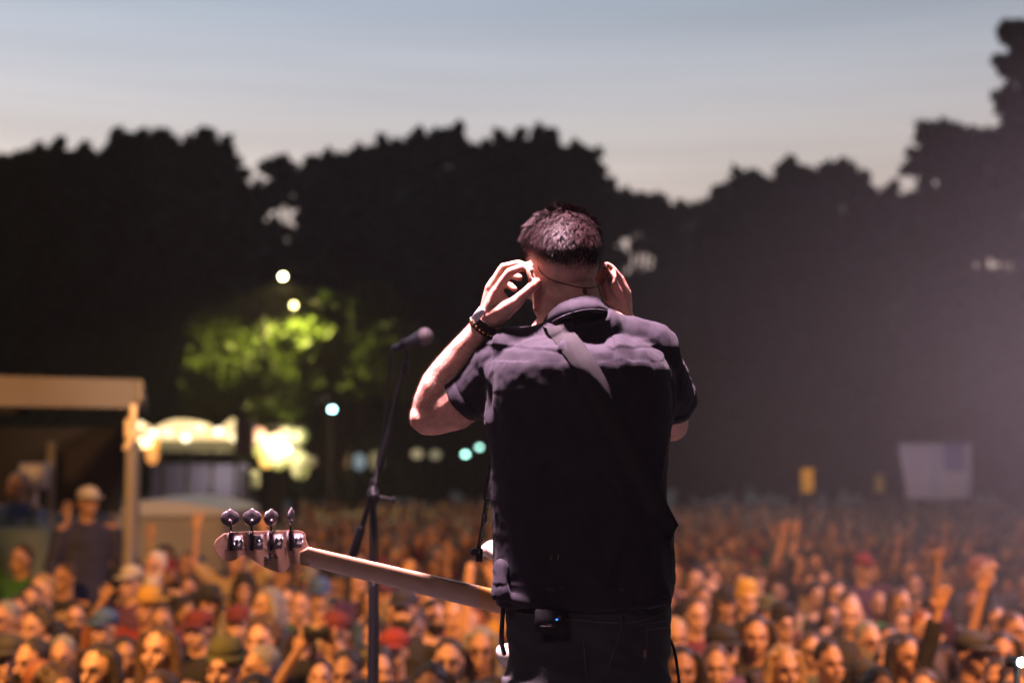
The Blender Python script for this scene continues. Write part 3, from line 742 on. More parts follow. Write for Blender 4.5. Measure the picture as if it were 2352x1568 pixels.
# strap: over the left shoulder, down the back, up from the front horn
STRAP = mat('woven_strap', (.010, .009, .011), .9, bump=.9, bscale=1100)
def ribbon(name, L, wid_dir, th, m, par):
    q = MB(); V = []
    for i, (p, w_) in enumerate(L):
        t = (L[min(i + 1, len(L) - 1)][0] - L[max(i - 1, 0)][0]).normalized()
        wd = wid_dir[i] if isinstance(wid_dir, list) else wid_dir
        wd = (wd - t * wd.dot(t)).normalized(); nn_ = t.cross(wd).normalized()
        V += [p - wd * w_ - nn_ * th, p + wd * w_ - nn_ * th, p + wd * w_ + nn_ * th, p - wd * w_ + nn_ * th]
    F = [(i * 4 + k, i * 4 + (k + 1) % 4, (i + 1) * 4 + (k + 1) % 4, (i + 1) * 4 + k) for i in range(len(L) - 1) for k in range(4)] + [(3, 2, 1, 0), tuple((len(L) - 1) * 4 + k for k in range(4))]
    q.add(V, F); return put(name, q, m, par, smooth=True)
sp = [(1245, 800, 3.16), (1250, 772, 3.10), (1258, 752, 3.03)]
pp_ = [(1280, 754), (1292, 768), (1306, 786), (1326, 812), (1348, 845), (1378, 900), (1410, 965), (1444, 1035), (1476, 1100), (1504, 1155), (1522, 1190)]
PP = [W(*p) for p in sp] + [hit(BS, a_, b_, .0035) for a_, b_ in pp_] + [W(*p) for p in [(1541, 1228, 3.02), (1545, 1262, 3.08), (1525, 1300, 3.17), (1480, 1400, 3.21)]]
PP = crs(PP, 4)
WD = []
for i, p in enumerate(PP):
    t = (PP[min(i + 1, len(PP) - 1)] - PP[max(i - 1, 0)]).normalized(); bk = Vector((0, -1, .25)) if 12 < i < 56 else (Vector((.1, -.4, 1)) if i <= 12 else Vector((1, -.3, 0)))
    WD.append(t.cross(bk).normalized())
ribbon('shoulder_strap', [(p, .0235) for p in PP], WD, .0014, STRAP, bass)
sp2 = [(1245, 800, 3.16), (1200, 880, 3.17), (1150, 1000, 3.16), (1133, 1080, 3.15), (1124, 1120, 3.15), (1117, 1160, 3.15), (1108, 1215, 3.15), (1098, 1268, 3.16)]
PP = crs([W(*p) for p in sp2], 5); 
ribbon('front_strap', [(p, .024 if i < 24 else .012 if i < 29 else .010) for i, p in enumerate(PP)], Vector((.35, .93, 0)), .0014, STRAP, bass)
q = MB(); q.box(W(1113, 1190, 3.145), (.012, .012, .022), bev=.002); q.tube([W(1121, 1152, 3.14), W(1119, 1160, 3.14)], .004, 8); put('strap_buckle', q, mat('key_steel', ()), bass)
q = MB(); q.tube([W(1090, 1268, 3.165), W(1100, 1266, 3.165)], [.010, .008], 14); q.box(W(1101, 1274, 3.16), (.016, .014, .030), bev=.003); put('strap_button', q, mat('dark_steel', ()), bass)
q = MB(); P = crs([W(1535, 1360, 3.10), W(1539, 1420, 3.09), W(1533, 1450, 3.09), W(1548, 1490, 3.08), W(1556, 1535, 3.08), W(1562, 1600, 3.08), W(1570, 1800, 3.0), Vector((.5, 2.9, 1.430))], 6)
q.tube(P, .0034, 8); tag(put('instrument_cable', q, BLACK), 'black cable hanging from the right hip beside the jeans', 'cable')
q = MB(); P = crs([W(1158, 1372, 3.02), W(1154, 1420, 3.02), W(1152, 1470, 3.03), W(1158, 1500, 3.06)], 6); q.tube(P, .005, 8); tag(put('pack_cable', q, BLACK), 'short black cable looping out by the left hip under the bass neck', 'cable')

# ------------------------------------------------------------------ microphone on its boom stand
Y = 4.15; stand = root('microphone_stand', W(857, 1300, Y)); stand.location.z = 1.400
tag(stand, 'black tripod microphone stand with slanted boom at the front of the stage', 'microphone stand')
POW = mat('black_powdercoat', (.008, .008, .009), .5)
q = MB(); q.tube([W(857, 1105, Y), Vector((W(857, 1105, Y).x, Y, 1.770))], .0095, 14); q.tube([Vector((W(857, 1350, Y).x, Y, W(857, 1345, Y).z)), Vector((W(857, 1105, Y).x, Y, 1.460))], .0130, 14); put('pole', q, POW, stand)
q = MB(); q.tube([W(933, 822, Y - .02), W(916, 890, Y), W(893, 990, Y + .01), W(858, 1120, Y + .02), W(812, 1275, Y + .05)], [.0062, .0065, .0075, .0085, .0085], 12)
q.tube([W(893, 990, Y + .01), W(858, 1120, Y + .02), W(850, 1140, Y + .02)], [.0085, .0105, .010], 12); q.tube([W(829, 1215, Y + .04), W(812, 1272, Y + .05)], [.013, .014], 14); put('boom', q, POW, stand)
q = MB(); q.ell(W(857, 1138, Y - .01), (.019, .022, .030)); q.tube([W(858, 1138, Y - .03), W(858, 1138, Y + .03)], .014, 14); q.tube([W(862, 1140, Y - .01), W(905, 1147, Y - .01)], [.005, .004], 8); q.box(W(905, 1147, Y - .01), (.008, .008, .022), bev=.002); put('boom_clutch', q, mat('worn_black', (.02, .018, .022), .5), stand)
q = MB(); q.ell(W(932, 845, Y), (.010, .010, .022)); put('cable_tie', q, BLACK, stand)
for an in (0.3, 2.4, 4.5):
    q = MB(); b0 = Vector((W(857, 1200, Y).x, Y, 1.580)); q.tube([b0, b0 + Vector((.30 * math.cos(an), .30 * math.sin(an), -.165))], .009, 10); put('leg', q, POW, stand)
mic = root('microphone', W(950, 783, Y - .02)); tag(mic, 'round grille vocal microphone angled on top of the boom stand', 'microphone')
q = MB(); q.ell(W(976, 773, Y - .045), (.0255, .0255, .0262), None, 32, 20); 
put('grille', q, mat('mic_grille', (.16, .14, .15), .55, metal=.4, bump=1.0, bscale=500), mic)
q = MB(); q.tube([W(976, 773, Y - .045), W(962, 778, Y - .04), W(948, 783, Y - .035), W(925, 793, Y - .025), W(908, 800, Y - .015)], [.0235, .0215, .0165, .0125, .0110], 20); put('handle', q, mat('mic_body', (.045, .050, .065), .5, metal=.2), mic)
q = MB(); q.tube([W(938, 787, Y - .03), W(928, 791, Y - .027)], [.0165, .0160], 16); q.tube([W(932, 792, Y - .025), W(934, 818, Y - .02), W(930, 838, Y - .01)], [.008, .007, .006], 10); put('mic_clip', q, BLACK, mic)
q = MB(); P = crs([W(908, 800, Y - .015), W(898, 808, Y), W(897, 830, Y + .02), W(890, 900, Y + .03), W(885, 960, Y + .03), W(868, 1050, Y + .02), W(862, 1130, Y - .03), W(866, 1230, Y - .03), W(867, 1290, Y - .02), W(868, 1450, Y - .03), W(867, 1620, Y - .02), Vector((W(867, 1620, Y).x, Y, 1.420))], 6)
q.tube(P, .0034, 8, round_=False); tag(put('microphone_cable', q, BLACK), 'black cable running down the boom and pole of the microphone stand', 'cable')

# bright little lamp clamped at the lip of the stage
Y = 4.5; lm = root('stage_edge_lamp', W(2347, 1520, Y)); tag(lm, 'small glaring white lamp at the bottom right corner, at the stage edge', 'lamp')
q = MB(); q.tube([W(2347, 1520, Y) + Vector((0, .012, 0)), W(2347, 1520, Y) + Vector((0, .10, -.01))], [.014, .020], 18, round_=False); put('lamp_housing', q, BLACK, lm)
q = MB(); q.ell(W(2347, 1520, Y), (.011, .008, .011)); put('lens', q, mat('lamp_white', (1, 1, 1), .3, emit=(.85, .93, 1), es=400), lm)
q = MB(); q.tube([W(2347, 1520, Y) + Vector((0, .05, -.02)), Vector((W(2347, 1520, Y).x, Y + .05, 1.400))], .010, 10); put('lamp_post', q, POW, lm)
#@@PLACE
# ------------------------------------------------------------------ unseen stage roof and walls, put in to block sky light from behind
q = MB(); q.box((0, -1.2, 7.6), (16, 12.2, .25)); q.box((0, 4.8, 7.35), (16, .3, .5))
for x in (-7.6, 7.6):
    for y in (-7, 4.8): q.box((x, y, 3.7), (.35, .35, 7.5))
q.box((0, -7.3, 4.3), (15, .08, 6.3)); q.box((-7.9, -1.6, 4.3), (.06, 10.5, 6.2)); q.box((7.9, -2.6, 4.3), (.06, 8.5, 6.2))
roof = put('unseen_stage_roof', q, mat('roof_black', (.018, .018, .02), .9), smooth=False); tag(roof, kind='structure')

# ------------------------------------------------------------------ trees
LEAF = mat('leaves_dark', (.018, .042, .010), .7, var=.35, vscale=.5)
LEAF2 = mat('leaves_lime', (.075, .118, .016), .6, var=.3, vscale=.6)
BARK = mat('bark', (.06, .048, .036), .9, var=.3, vscale=5, bump=.6, bscale=20)
def leafcloud(cents, rads, nper, size, rs):
    C = []; 
    for c, r, n_ in zip(cents, rads, nper):
        d = rs.normal(size=(n_, 3)); d /= np.linalg.norm(d, axis=1)[:, None]
        k = rs.uniform(.45, 1.0, n_) ** .6
        # ragged: twigs push some leaves out in bunches
        bd = rs.normal(size=(9, 3)); bd /= np.linalg.norm(bd, axis=1)[:, None]
        bump = np.max(np.clip(d @ bd.T, 0, 1) ** 10, axis=1); k = k * (.74 + .52 * bump)
        C.append(np.array(c) + d * (k * r)[:, None])
    C = np.concatenate(C); n_ = len(C)
    a = rs.normal(size=(n_, 3)); a /= np.linalg.norm(a, axis=1)[:, None]
    t = rs.normal(size=(n_, 3)); b_ = np.cross(a, t); b_ /= np.linalg.norm(b_, axis=1)[:, None]
    s_ = size * rs.uniform(.6, 1.35, (n_, 1))
    V = np.stack([C - a * s_, C + b_ * s_ * .5, C + a * s_, C - b_ * s_ * .5], 1).reshape(-1, 3)
    F = np.arange(n_ * 4).reshape(-1, 4)
    return V, F
def gz(y): return 0 if y < 80 else (y - 80) * .006
def tree(lobes, Y, label, seed, fill_top=None, leaf=LEAF, size=.30, dens=1.0, vlow=1010, name='tree', cat='tree', fillr=70, group='trees behind the crowd', trunk_u=None, core=True):
    rs = np.random.RandomState(seed); rr = random.Random(seed)
    us = [l[0] for l in lobes]; u0 = trunk_u or sum(us) / len(us)
    t = root(name, (W(u0, 1000, Y).x, Y, gz(Y))); tag(t, label, cat, group)
    cents = []; rads = []; per = []; pxm = FPX / Y; limbs = []
    for (lu, lv, lr) in lobes:
        yy = Y + rs.uniform(-2.0, 2.0); c = W(lu, lv + lr, yy); r = lr / pxm
        limbs.append(c)
        # each lobe is several sub-clumps
        for k in range(10):     # ragged outer sprays
            d = rs.normal(size=3); d[2] = abs(d[2]) + .1; d /= np.linalg.norm(d); q = np.array(c) + d * r * rs.uniform(.80, 1.22)
            cents.append(q); rads.append(r * rs.uniform(.10, .22)); per.append(int(26 * dens))
        for k in range(9):      # sprigs pointing up and out of the crown
            an = rs.uniform(-.2, math.pi + .2); d = np.array([math.cos(an), rs.uniform(-.4, .4), abs(math.sin(an)) + .15]); d /= np.linalg.norm(d); L_ = rs.uniform(.15, .50) + (.35 if k % 3 == 0 else 0); k0 = rs.uniform(.7, .95)
            for jj in range(4 + 2 * (k % 3 == 0)):
                cents.append(np.array(c) + d * (r * k0 + r * L_ * jj / (3.0 + 2 * (k % 3 == 0)) * 1.3) + rs.normal(size=3) * r * .03); rads.append(r * rs.uniform(.12, .20) * (1.25 - jj * .14)); per.append(int(22 * dens))
        for k in range(9):
            d = rs.normal(size=3); d /= np.linalg.norm(d); q = np.array(c) + d * r * rs.uniform(.3, .8)
            cents.append(q); rads.append(r * rs.uniform(.15, .32)); per.append(int(70 * dens * max(.35, (r / 1.4)) ** 1.3))
    uL, uR = min(l[0] - l[2] for l in lobes), max(l[0] + l[2] for l in lobes)
    mn = MB()
    ft = fill_top or (max(l[1] + l[2] for l in lobes))
    v_ = ft + fillr * .5
    while v_ < vlow:
        u_ = uL + fillr * .4 + rs.uniform(0, 20)
        while u_ < uR:
            yy = Y + rs.uniform(-3, 2.0); c = np.array(W(u_ + rs.uniform(-12, 12), v_ + rs.uniform(-14, 14), yy)); r = fillr / pxm * rs.uniform(.8, 1.15)
            c[2] = max(c[2], gz(Y) + r * .8)
            cents.append(c); rads.append(r); per.append(int(330 * dens)); u_ += fillr * .85
            if rs.rand() < .9 and core: mn.ell(Vector(c) + Vector((0, 1.0, 0)), (r * .80, r * .6, r * .80), None, 10, 7)
        v_ += fillr * .8
    V, F = leafcloud(cents, rads, per, size, rs)
    me = bpy.data.meshes.new('crown'); me.from_pydata(V.tolist(), [], F.tolist()); me.update(); link('crown', me, leaf, t)
    if mn.n:
        # inner foliage mass, roughened so that it never shows a smooth outline
        A = np.array([tuple(p) for p in mn.v]); 
        A += rs.normal(size=A.shape) * .16; mn.v = [tuple(p) for p in A]
        put('inner_foliage', mn, leaf, t)
    tk = MB(); base = Vector((t.location.x, Y, gz(Y) - .1)); topc = W(u0, max(min(l[1] for l in lobes) + 120, 300), Y)
    H_ = topc.z - base.z; br = .022 * H_ + .08
    tk.tube([base, base + Vector((.1, 0, H_ * .25)), base + Vector((-.15, .1, H_ * .5)), base + (topc - base) * .85], [br * 1.25, br, br * .75, br * .35], 10)
    for c in limbs:
        s0 = base + Vector((0, 0, H_ * rr.uniform(.28, .6))); mid = s0 * .45 + c * .55 + Vector((0, 0, -.06 * H_))
        tk.tube([s0, mid, c, c + (c - mid) * .04], [br * .45, br * .3, br * .14, br * .05], 7)
    put('trunk', tk, BARK, t); return t
T = tree
T([(-60, 410, 60), (10, 402, 52), (60, 365, 42), (112, 352, 44), (165, 360, 34), (150, 420, 50)], 58, 'broad ragged tree at the left edge of the treeline behind the tent', 1, fill_top=440)
T([(232, 362, 46), (285, 326, 40), (345, 324, 52), (405, 345, 46), (320, 380, 70), (220, 410, 50), (400, 390, 60)], 62, 'tall dark tree with rounded top, second from the left behind the tent', 2, fill_top=425)
T([(452, 330, 38), (505, 345, 36), (520, 400, 34), (470, 400, 60)], 54, 'narrow dark tree standing left of the gap in the treeline', 3, fill_top=470, trunk_u=470)
T([(545, 455, 40), (590, 440, 34), (640, 372, 22), (660, 398, 40), (705, 398, 36), (610, 520, 40)], 66, 'loose open tree with sky holes just right of the gap in the treeline', 4, fill_top=560, dens=.8)
T([(762, 366, 34), (800, 385, 40), (832, 350, 20), (870, 368, 40), (905, 338, 32), (860, 430, 70), (760, 440, 60)], 60, 'dark tree with knobbly top behind the street lamps', 5, fill_top=425)
T([(960, 334, 36), (1000, 334, 30), (1038, 310, 32), (1085, 345, 34), (1020, 400, 70), (950, 410, 60)], 63, 'highest pointed tree in the middle of the treeline above the microphone', 6, fill_top=400)
T([(1150, 328, 40), (1205, 342, 36), (1255, 321, 46), (1312, 345, 38), (1345, 372, 30), (1220, 400, 80), (1300, 420, 60), (1140, 420, 60)], 57, 'big spreading tree rising behind the head of the bass player', 7, fill_top=405)
T([(1378, 425, 32), (1420, 455, 30), (1462, 460, 36), (1500, 470, 24), (1400, 500, 40), (1448, 515, 14), (1466, 560, 12), (1480, 512, 15), (1508, 560, 14), (1425, 590, 16)], 70, 'low open tree with a gap of sky right of the bass player', 8, fill_top=640, dens=.8)
T([(1540, 488, 28), (1585, 492, 30), (1625, 480, 28), (1560, 560, 22), (1525, 535, 14), (1550, 545, 14), (1612, 540, 24), (1530, 590, 14), (1575, 590, 24)], 76, 'small far tree beside the gap of sky', 9, fill_top=640, dens=.7, size=.34)
T([(1690, 425, 46), (1735, 415, 46), (1790, 405, 50), (1850, 397, 52), (1915, 398, 50), (1965, 415, 44), (1660, 480, 50), (2010, 450, 44), (1840, 440, 90), (1740, 470, 80), (1930, 470, 80)], 60, 'great domed tree with bristly top on the right', 10, fill_top=490)
T([(2050, 468, 36), (2090, 462, 34), (2060, 520, 44)], 66, 'small tree filling the dip between the domed tree and the tall right tree', 11, fill_top=520)
T([(2138, 352, 38), (2166, 292, 30), (2185, 340, 40), (2235, 318, 34), (2215, 400, 50), (2150, 440, 40), (2290, 350, 34), (2190, 470, 44), (2240, 500, 24), (2270, 440, 34), (2180, 550, 26), (2235, 560, 20), (2140, 530, 34)], 48, 'tall tree with pointed tip near the right edge', 12, fill_top=640, dens=.8, trunk_u=2200)
T([(2320, 335, 34), (2365, 372, 40), (2330, 420, 44), (2390, 430, 50), (2310, 500, 34), (2345, 520, 24), (2300, 560, 20), (2350, 570, 20)], 52, 'tree with holes in its crown at the right edge', 13, fill_top=640, dens=.8, trunk_u=2340)
T([(2348, 60, 34), (2352, 130, 40), (2325, 220, 34), (2345, 270, 26), (2400, 100, 70), (2410, 240, 90)], 26, 'near branch of leaves hanging in at the upper right corner', 14, fill_top=2000, size=.13, dens=1.3, trunk_u=2500)
# row of understory between trunks and field
rs_ = np.random.RandomState(77)
for k in range(13):
    u_ = -40 + k * 205; tree([(u_ + 30, 905 + rs_.randint(-25, 30), 58), (u_ + 110, 890 + rs_.randint(-25, 40), 62), (u_ + 180, 915 + rs_.randint(-25, 30), 55)], 54 + rs_.uniform(-3, 3),
        ('dark bushes under the trees ' + ('behind the tent', 'above the black tent roof', 'beyond the trailer roof', 'left of the lit stalls', 'right of the lit stalls', 'behind the microphone stand', 'at the left elbow of the bass player', 'hidden by the back of the bass player', 'at the right elbow of the bass player', 'left of the yellow banner', 'right of the yellow banner', 'behind the pale blue flag', 'at the right edge')[k]), 100 + k, fill_top=960, vlow=1125, name='bush', cat='bush', size=.22, fillr=45, group='bushes below the treeline')
# trees lit by the street lamps and stalls
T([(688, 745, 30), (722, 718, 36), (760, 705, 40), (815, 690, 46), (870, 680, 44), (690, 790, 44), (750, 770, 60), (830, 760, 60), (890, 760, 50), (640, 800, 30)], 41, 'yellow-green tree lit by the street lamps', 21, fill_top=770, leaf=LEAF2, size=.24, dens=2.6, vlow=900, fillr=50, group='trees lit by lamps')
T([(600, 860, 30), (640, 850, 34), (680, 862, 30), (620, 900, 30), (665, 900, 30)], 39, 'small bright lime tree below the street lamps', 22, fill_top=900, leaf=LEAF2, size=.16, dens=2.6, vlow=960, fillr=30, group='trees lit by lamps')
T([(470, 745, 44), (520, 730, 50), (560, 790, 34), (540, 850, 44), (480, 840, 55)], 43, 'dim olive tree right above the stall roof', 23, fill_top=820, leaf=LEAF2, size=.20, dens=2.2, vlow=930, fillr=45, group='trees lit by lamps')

# ------------------------------------------------------------------ street lamps and park lamps
GAL = mat('galvanised', (.008, .008, .008), .9, metal=0)
def lamp(u, v, Y, label, col, es, r, power=0, arm=0.0, pcol=None, double=False):
    h_ = W(u, v, Y); t = root('street_lamp', (h_.x + arm, Y, 0)); tag(t, label, 'street lamp', 'park lamps beyond the crowd')
    q = MB(); q.tube([(h_.x + arm, Y, 0), (h_.x + arm, Y, h_.z + .1)], [.09, .05], 10)
    if arm: q.tube([(h_.x + arm, Y, h_.z + .05), (h_.x + arm * .5, Y, h_.z + .28), (h_.x, Y, h_.z + .2)], [.04, .035, .03], 8)
    put('pole', q, GAL, t)
    q = MB(); q.box((h_.x, Y, h_.z + r + .06), (r * 3, r * 3, .10), bev=.02); put('lamp_hood', q, GAL, t)
    q = MB(); q.ell(h_, (r, r, r * .8), None, 14, 10); put('lamp_glass', q, mat('glass_' + label[:14].replace(' ', '_'), (.8, .8, .7), .4, emit=col, es=es), t)
    if power: spot('park_light', h_ + Vector((0, 0, -r - .05)), h_ + Vector((0, .2, -5)), power, pcol or col, 160, .3, .08)
lamp(650, 635, 40, 'brightest street lamp, upper of the two warm lamps in front of the dark trees', (1, .86, .42), 60, .065, 1350, arm=2.0, pcol=(1, .80, .22))
lamp(675, 701, 38, 'lower and smaller of the two warm street lamps', (1, .78, .30), 22, .065, 900, arm=-.8, pcol=(1, .8, .25))
lamp(763, 940, 36, 'single cyan-white park lamp right of the lime tree', (.45, .95, 1), 26, .065, 0)
lamp(1069, 1043, 48, 'left one of the mint-green lamps at the elbow of the player', (.42, .95, .75), 9, .09, 0)
lamp(1101, 1027, 50, 'right one of the mint-green lamps at the elbow of the player', (.45, .95, .80), 6.5, .085, 0)
lamp(958, 1042, 50, 'dim brownish lamp left of the mint-green lamps', (.5, .42, .25), .7, .2, 0)
lamp(1000, 1044, 52, 'faint brownish lamp nearest the mint-green lamps', (.5, .45, .28), .5, .2, 0)

# ------------------------------------------------------------------ tent at the left, trailer, stalls
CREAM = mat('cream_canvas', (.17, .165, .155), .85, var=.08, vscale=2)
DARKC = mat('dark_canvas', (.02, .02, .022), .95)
Yt = 12.0; tent = root('tent', (W(60, 1000, Yt).x, Yt + 1.4, 0)); tag(tent, 'boxy event tent with tan fascia and open dark inside at the left edge', 'tent')
def bar(a, b, w, d, m, par, name, nrm=Vector((0, 1, 0))):
    a, b = Vector(a), Vector(b); L = b - a; x = L.normalized(); z = (x.cross(nrm)).normalized(); y = z.cross(x)
    q = MB(); q.box((a + b) / 2, (L.length, d, w), Matrix((x, y, z)).transposed(), bev=.004); return put(name, q, m, par, smooth=False)
zt = lambda v, Y: W(0, v, Y).z
# fascia: front, slightly sloping away to the left
A0, A1 = W(-160, 858, 10.6), W(-160, 930, 10.6); B0, B1 = W(310, 871, Yt), W(310, 937, Yt)
q = MB(); q.prism([A0, B0, B1, A1], [p + Vector((.02, .07, 0)) for p in (A0, B0, B1, A1)]); put('fascia', q, CREAM, tent, smooth=False)
S0, S1 = W(314, 872, Yt), W(314, 920, Yt); R0, R1 = W(327, 880, 15.0), W(327, 922, 15.0); R0.z = S0.z + .02; R1.z = S1.z + .02
q = MB(); q.prism([S0, R0, R1, S1], [p + Vector((.05, 0, 0)) for p in (S0, R0, R1, S1)]); put('side_fascia', q, CREAM, tent, smooth=False)
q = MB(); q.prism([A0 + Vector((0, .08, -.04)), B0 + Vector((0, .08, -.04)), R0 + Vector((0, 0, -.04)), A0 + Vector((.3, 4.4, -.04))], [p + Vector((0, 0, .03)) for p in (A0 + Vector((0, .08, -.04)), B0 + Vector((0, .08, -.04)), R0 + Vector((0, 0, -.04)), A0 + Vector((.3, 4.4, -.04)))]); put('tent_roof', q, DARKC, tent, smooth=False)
P0 = W(301, 937, Yt); 
for (x, y, w) in ((P0.x, Yt + .05, .085), (R0.x - .02, Yt + 2.9, .08), (W(112, 1000, 14.6).x, 14.7, .08), (A1.x, 10.7, .085)):
    q = MB(); q.box((x, y, 1.52), (w, w, 3.04), bev=.01); put('post', q, CREAM, tent)
q = MB(); q.box(W(306, 958, Yt - .03), (.055, .03, .22), bev=.01); q.box(W(297, 985, Yt - .03), (.075, .03, .17), bev=.01); q.box(W(300, 1010, Yt - .02), (.05, .03, .20), Matrix.Rotation(.5, 3, 'Y'), bev=.01); put('corner_bracket', q, mat('galv_bright', (.75, .62, .42), .5), tent)
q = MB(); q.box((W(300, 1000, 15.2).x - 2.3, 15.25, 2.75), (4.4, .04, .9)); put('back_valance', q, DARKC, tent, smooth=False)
q = MB(); q.box(W(20, 945, 12.6), (.34, .15, .06), bev=.02); tag(put('floodlight', q, GAL), 'unlit floodlight hanging under the tan fascia at the left edge', 'floodlight')
# things in the tent
q = MB(); q.tube([(W(205, 1100, 15.8).x, 15.8, 1.7), (W(205, 1100, 15.8).x, 15.8, 2.0), (W(205, 1100, 15.8).x, 15.8, 2.56)], [.62, .58, .05], 4, round_=False); q.tube([(W(205, 1100, 15.8).x, 15.8, 0), (W(205, 1100, 15.8).x, 15.8, 1.8)], .04, 8)
tag(put('parasol', q, mat('parasol_cloth', (.34, .31, .30), .85), smooth=False), 'pale peaked parasol seen through the open tent', 'parasol')
q = MB(); q.box(W(80, 1092, 14.2), (.26, .2, .26), bev=.02); q.tube([W(80, 1104, 14.2), (W(80, 1104, 14.2).x, 14.2, 0)], .04, 8); tag(put('white_box', q, mat('white_plastic', (.45, .47, .55), .5)), 'white box on a post inside the tent', 'box')
q = MB(); q.box((W(75, 1000, 13.6).x, 13.6, 1.1), (.55, .5, 2.2), bev=.03); tag(put('equipment_case', q, mat('teal_case', (.05, .09, .12), .6)), 'tall teal-grey case standing inside the tent', 'case')
# trailer with pale curved roof
tr = root('trailer', W(400, 1180, 18.5)); tr.location.z = 0; tag(tr, 'tan box trailer with pale curved roof beyond the tent post', 'trailer')
xl, xr = W(290, 1140, 18).x, W(508, 1140, 18).x
q = MB(); q.box(((xl + xr) / 2, 19.2, 1.32), (xr - xl, 2.2, 1.70), bev=.05); put('trailer_wall', q, mat('trailer_tan', (.42, .36, .28), .7, var=.1, vscale=2), tr, smooth=False)
q = MB(); fr = [(0, 0), (0, .10), (.08, .17), (.35, .19), (.62, .16), (.88, .10), (1, .06), (1, 0)]
L_ = xr - xl + .12
q.prism([Vector((xl - .06 + a * L_, 18.05, 2.19 + b)) for a, b in fr], [Vector((xl - .06 + a * L_, 20.4, 2.19 + b * 1.3)) for a, b in fr]); put('trailer_roof', q, mat('trailer_white', (.75, .70, .66), .6), tr, smooth=False)
for sx in (xl + .6, xr - .6):
    q = MB(); q.tube([(sx, 18.15, .36), (sx, 18.35, .36)], .34, 20, round_=False); put('wheel', q, BLACK, tr)
# long lit stall
st_ = root('food_stall', (W(430, 1000, 34).x, 34, 0)); tag(st_, 'long food stall with glowing cream awning between tent post and lime tree', 'stall')
WARM = mat('awning_emission', (.05, .04, .03), .7, emit=(1, .72, .34), es=1.5)  # lamplight through the awning cloth, put in as emission
Y = 34; xa, xb = W(315, 990, Y).x, W(545, 990, Y).x
q = MB(); sc2 = [(0, .10), (.08, .16), (.15, .14), (.20, .26), (.28, .34), (.36, .40), (.50, .40), (.60, .34), (.66, .20), (.74, .14), (.82, .20), (.88, .32), (.94, .42), (.99, .38), (1, .1), (1, 0), (0, 0)]
z0 = W(0, 1008, Y).z; Lw = xb - xa
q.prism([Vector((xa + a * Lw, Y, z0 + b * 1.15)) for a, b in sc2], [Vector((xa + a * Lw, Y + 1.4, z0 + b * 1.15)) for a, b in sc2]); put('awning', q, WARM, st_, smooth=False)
q = MB(); q.box(((xa + xb) / 2, Y + .7, z0 - .14), (Lw, 1.3, .26), bev=.02); put('counter_board', q, mat('stall_olive', (.22, .20, .11), .7, emit=(.5, .42, .22), es=.22), st_)  # faint emission on the board stands in for lamplight
for k in range(5):
    q = MB(); q.box((xa + Lw * (k + .02) / 4.06, Y + .1, z0 / 2 - .1), (.07, .07, z0 - .2)); put('post', q, GAL, st_)
q = MB(); q.box(((xa + xb) / 2, Y + 1.5, 1.6), (Lw, .06, 2.8)); put('back_sheet', q, mat('violet_sheet', (.10, .09, .20), .8), st_, smooth=False)
for k in range(13):  # row of bulbs added to break up the awning's even glow
    q = MB(); q.ell(Vector((xa + Lw * (k + .5 + rs_.uniform(-.3, .3)) / 13, Y - .15, z0 + rs_.uniform(.02, .34))), (.10, .06, .09), None, 10, 8)
    put('bulb', q, mat('stall_bulb_%d' % (k % 4), (.3, .25, .2), .5, emit=((1, .80, .45), (1, .66, .28), (1, .88, .60), (1, .72, .34))[k % 4], es=(2.6, 1.6, 3.6, 2)[k % 4]), st_)
point('stall_bulb', ((xa + xb) / 2 + .6, Y + .5, 2.7), 60, (1, .85, .55), .1); 
# orange heater lamps
hl = root('stall_lantern', W(335, 1020, 30)); tag(hl, 'glowing orange lantern hanging in front of the stall, right of the tent post', 'lantern')
q = MB(); q.box(W(334, 1017, 30), (.56, .2, .26), bev=.08); put('shade', q, mat('lantern_orange', (.8, .5, .2), .5, emit=(1, .40, .06), es=1.5), hl)
q = MB(); q.ell(W(332, 1016, 29.85), (.17, .08, .10)); put('bulb', q, mat('lantern_core', (1, .9, .6), .5, emit=(1, .8, .4), es=4), hl)
q = MB(); q.ell(W(350, 1046, 30), (.13, .1, .18)); put('lower_bulb', q, mat('lantern_low', (.8, .5, .2), .5, emit=(1, .38, .10), es=1.1), hl)
q = MB(); q.tube([W(334, 1004, 30), W(334, 990, 30)], .01, 6); q.tube([(W(318, 1, 30).x, 30, 0), (W(318, 1, 30).x, 30, W(0, 985, 30).z)], .03, 8); put('pole', q, GAL, hl)
# grey sign tower
q = MB(); q.box((W(562, 1000, 33).x, 33, W(0, 1005, 33).z), (.42, .35, .82), bev=.03); q.tube([(W(562, 1000, 33).x, 33, 0), (W(562, 1000, 33).x, 33, 2.8)], .07, 10)
tag(put('sign_box', q, mat('slate', (.085, .08, .12), .7)), 'slate grey box sign on a post between the two stalls', 'sign')
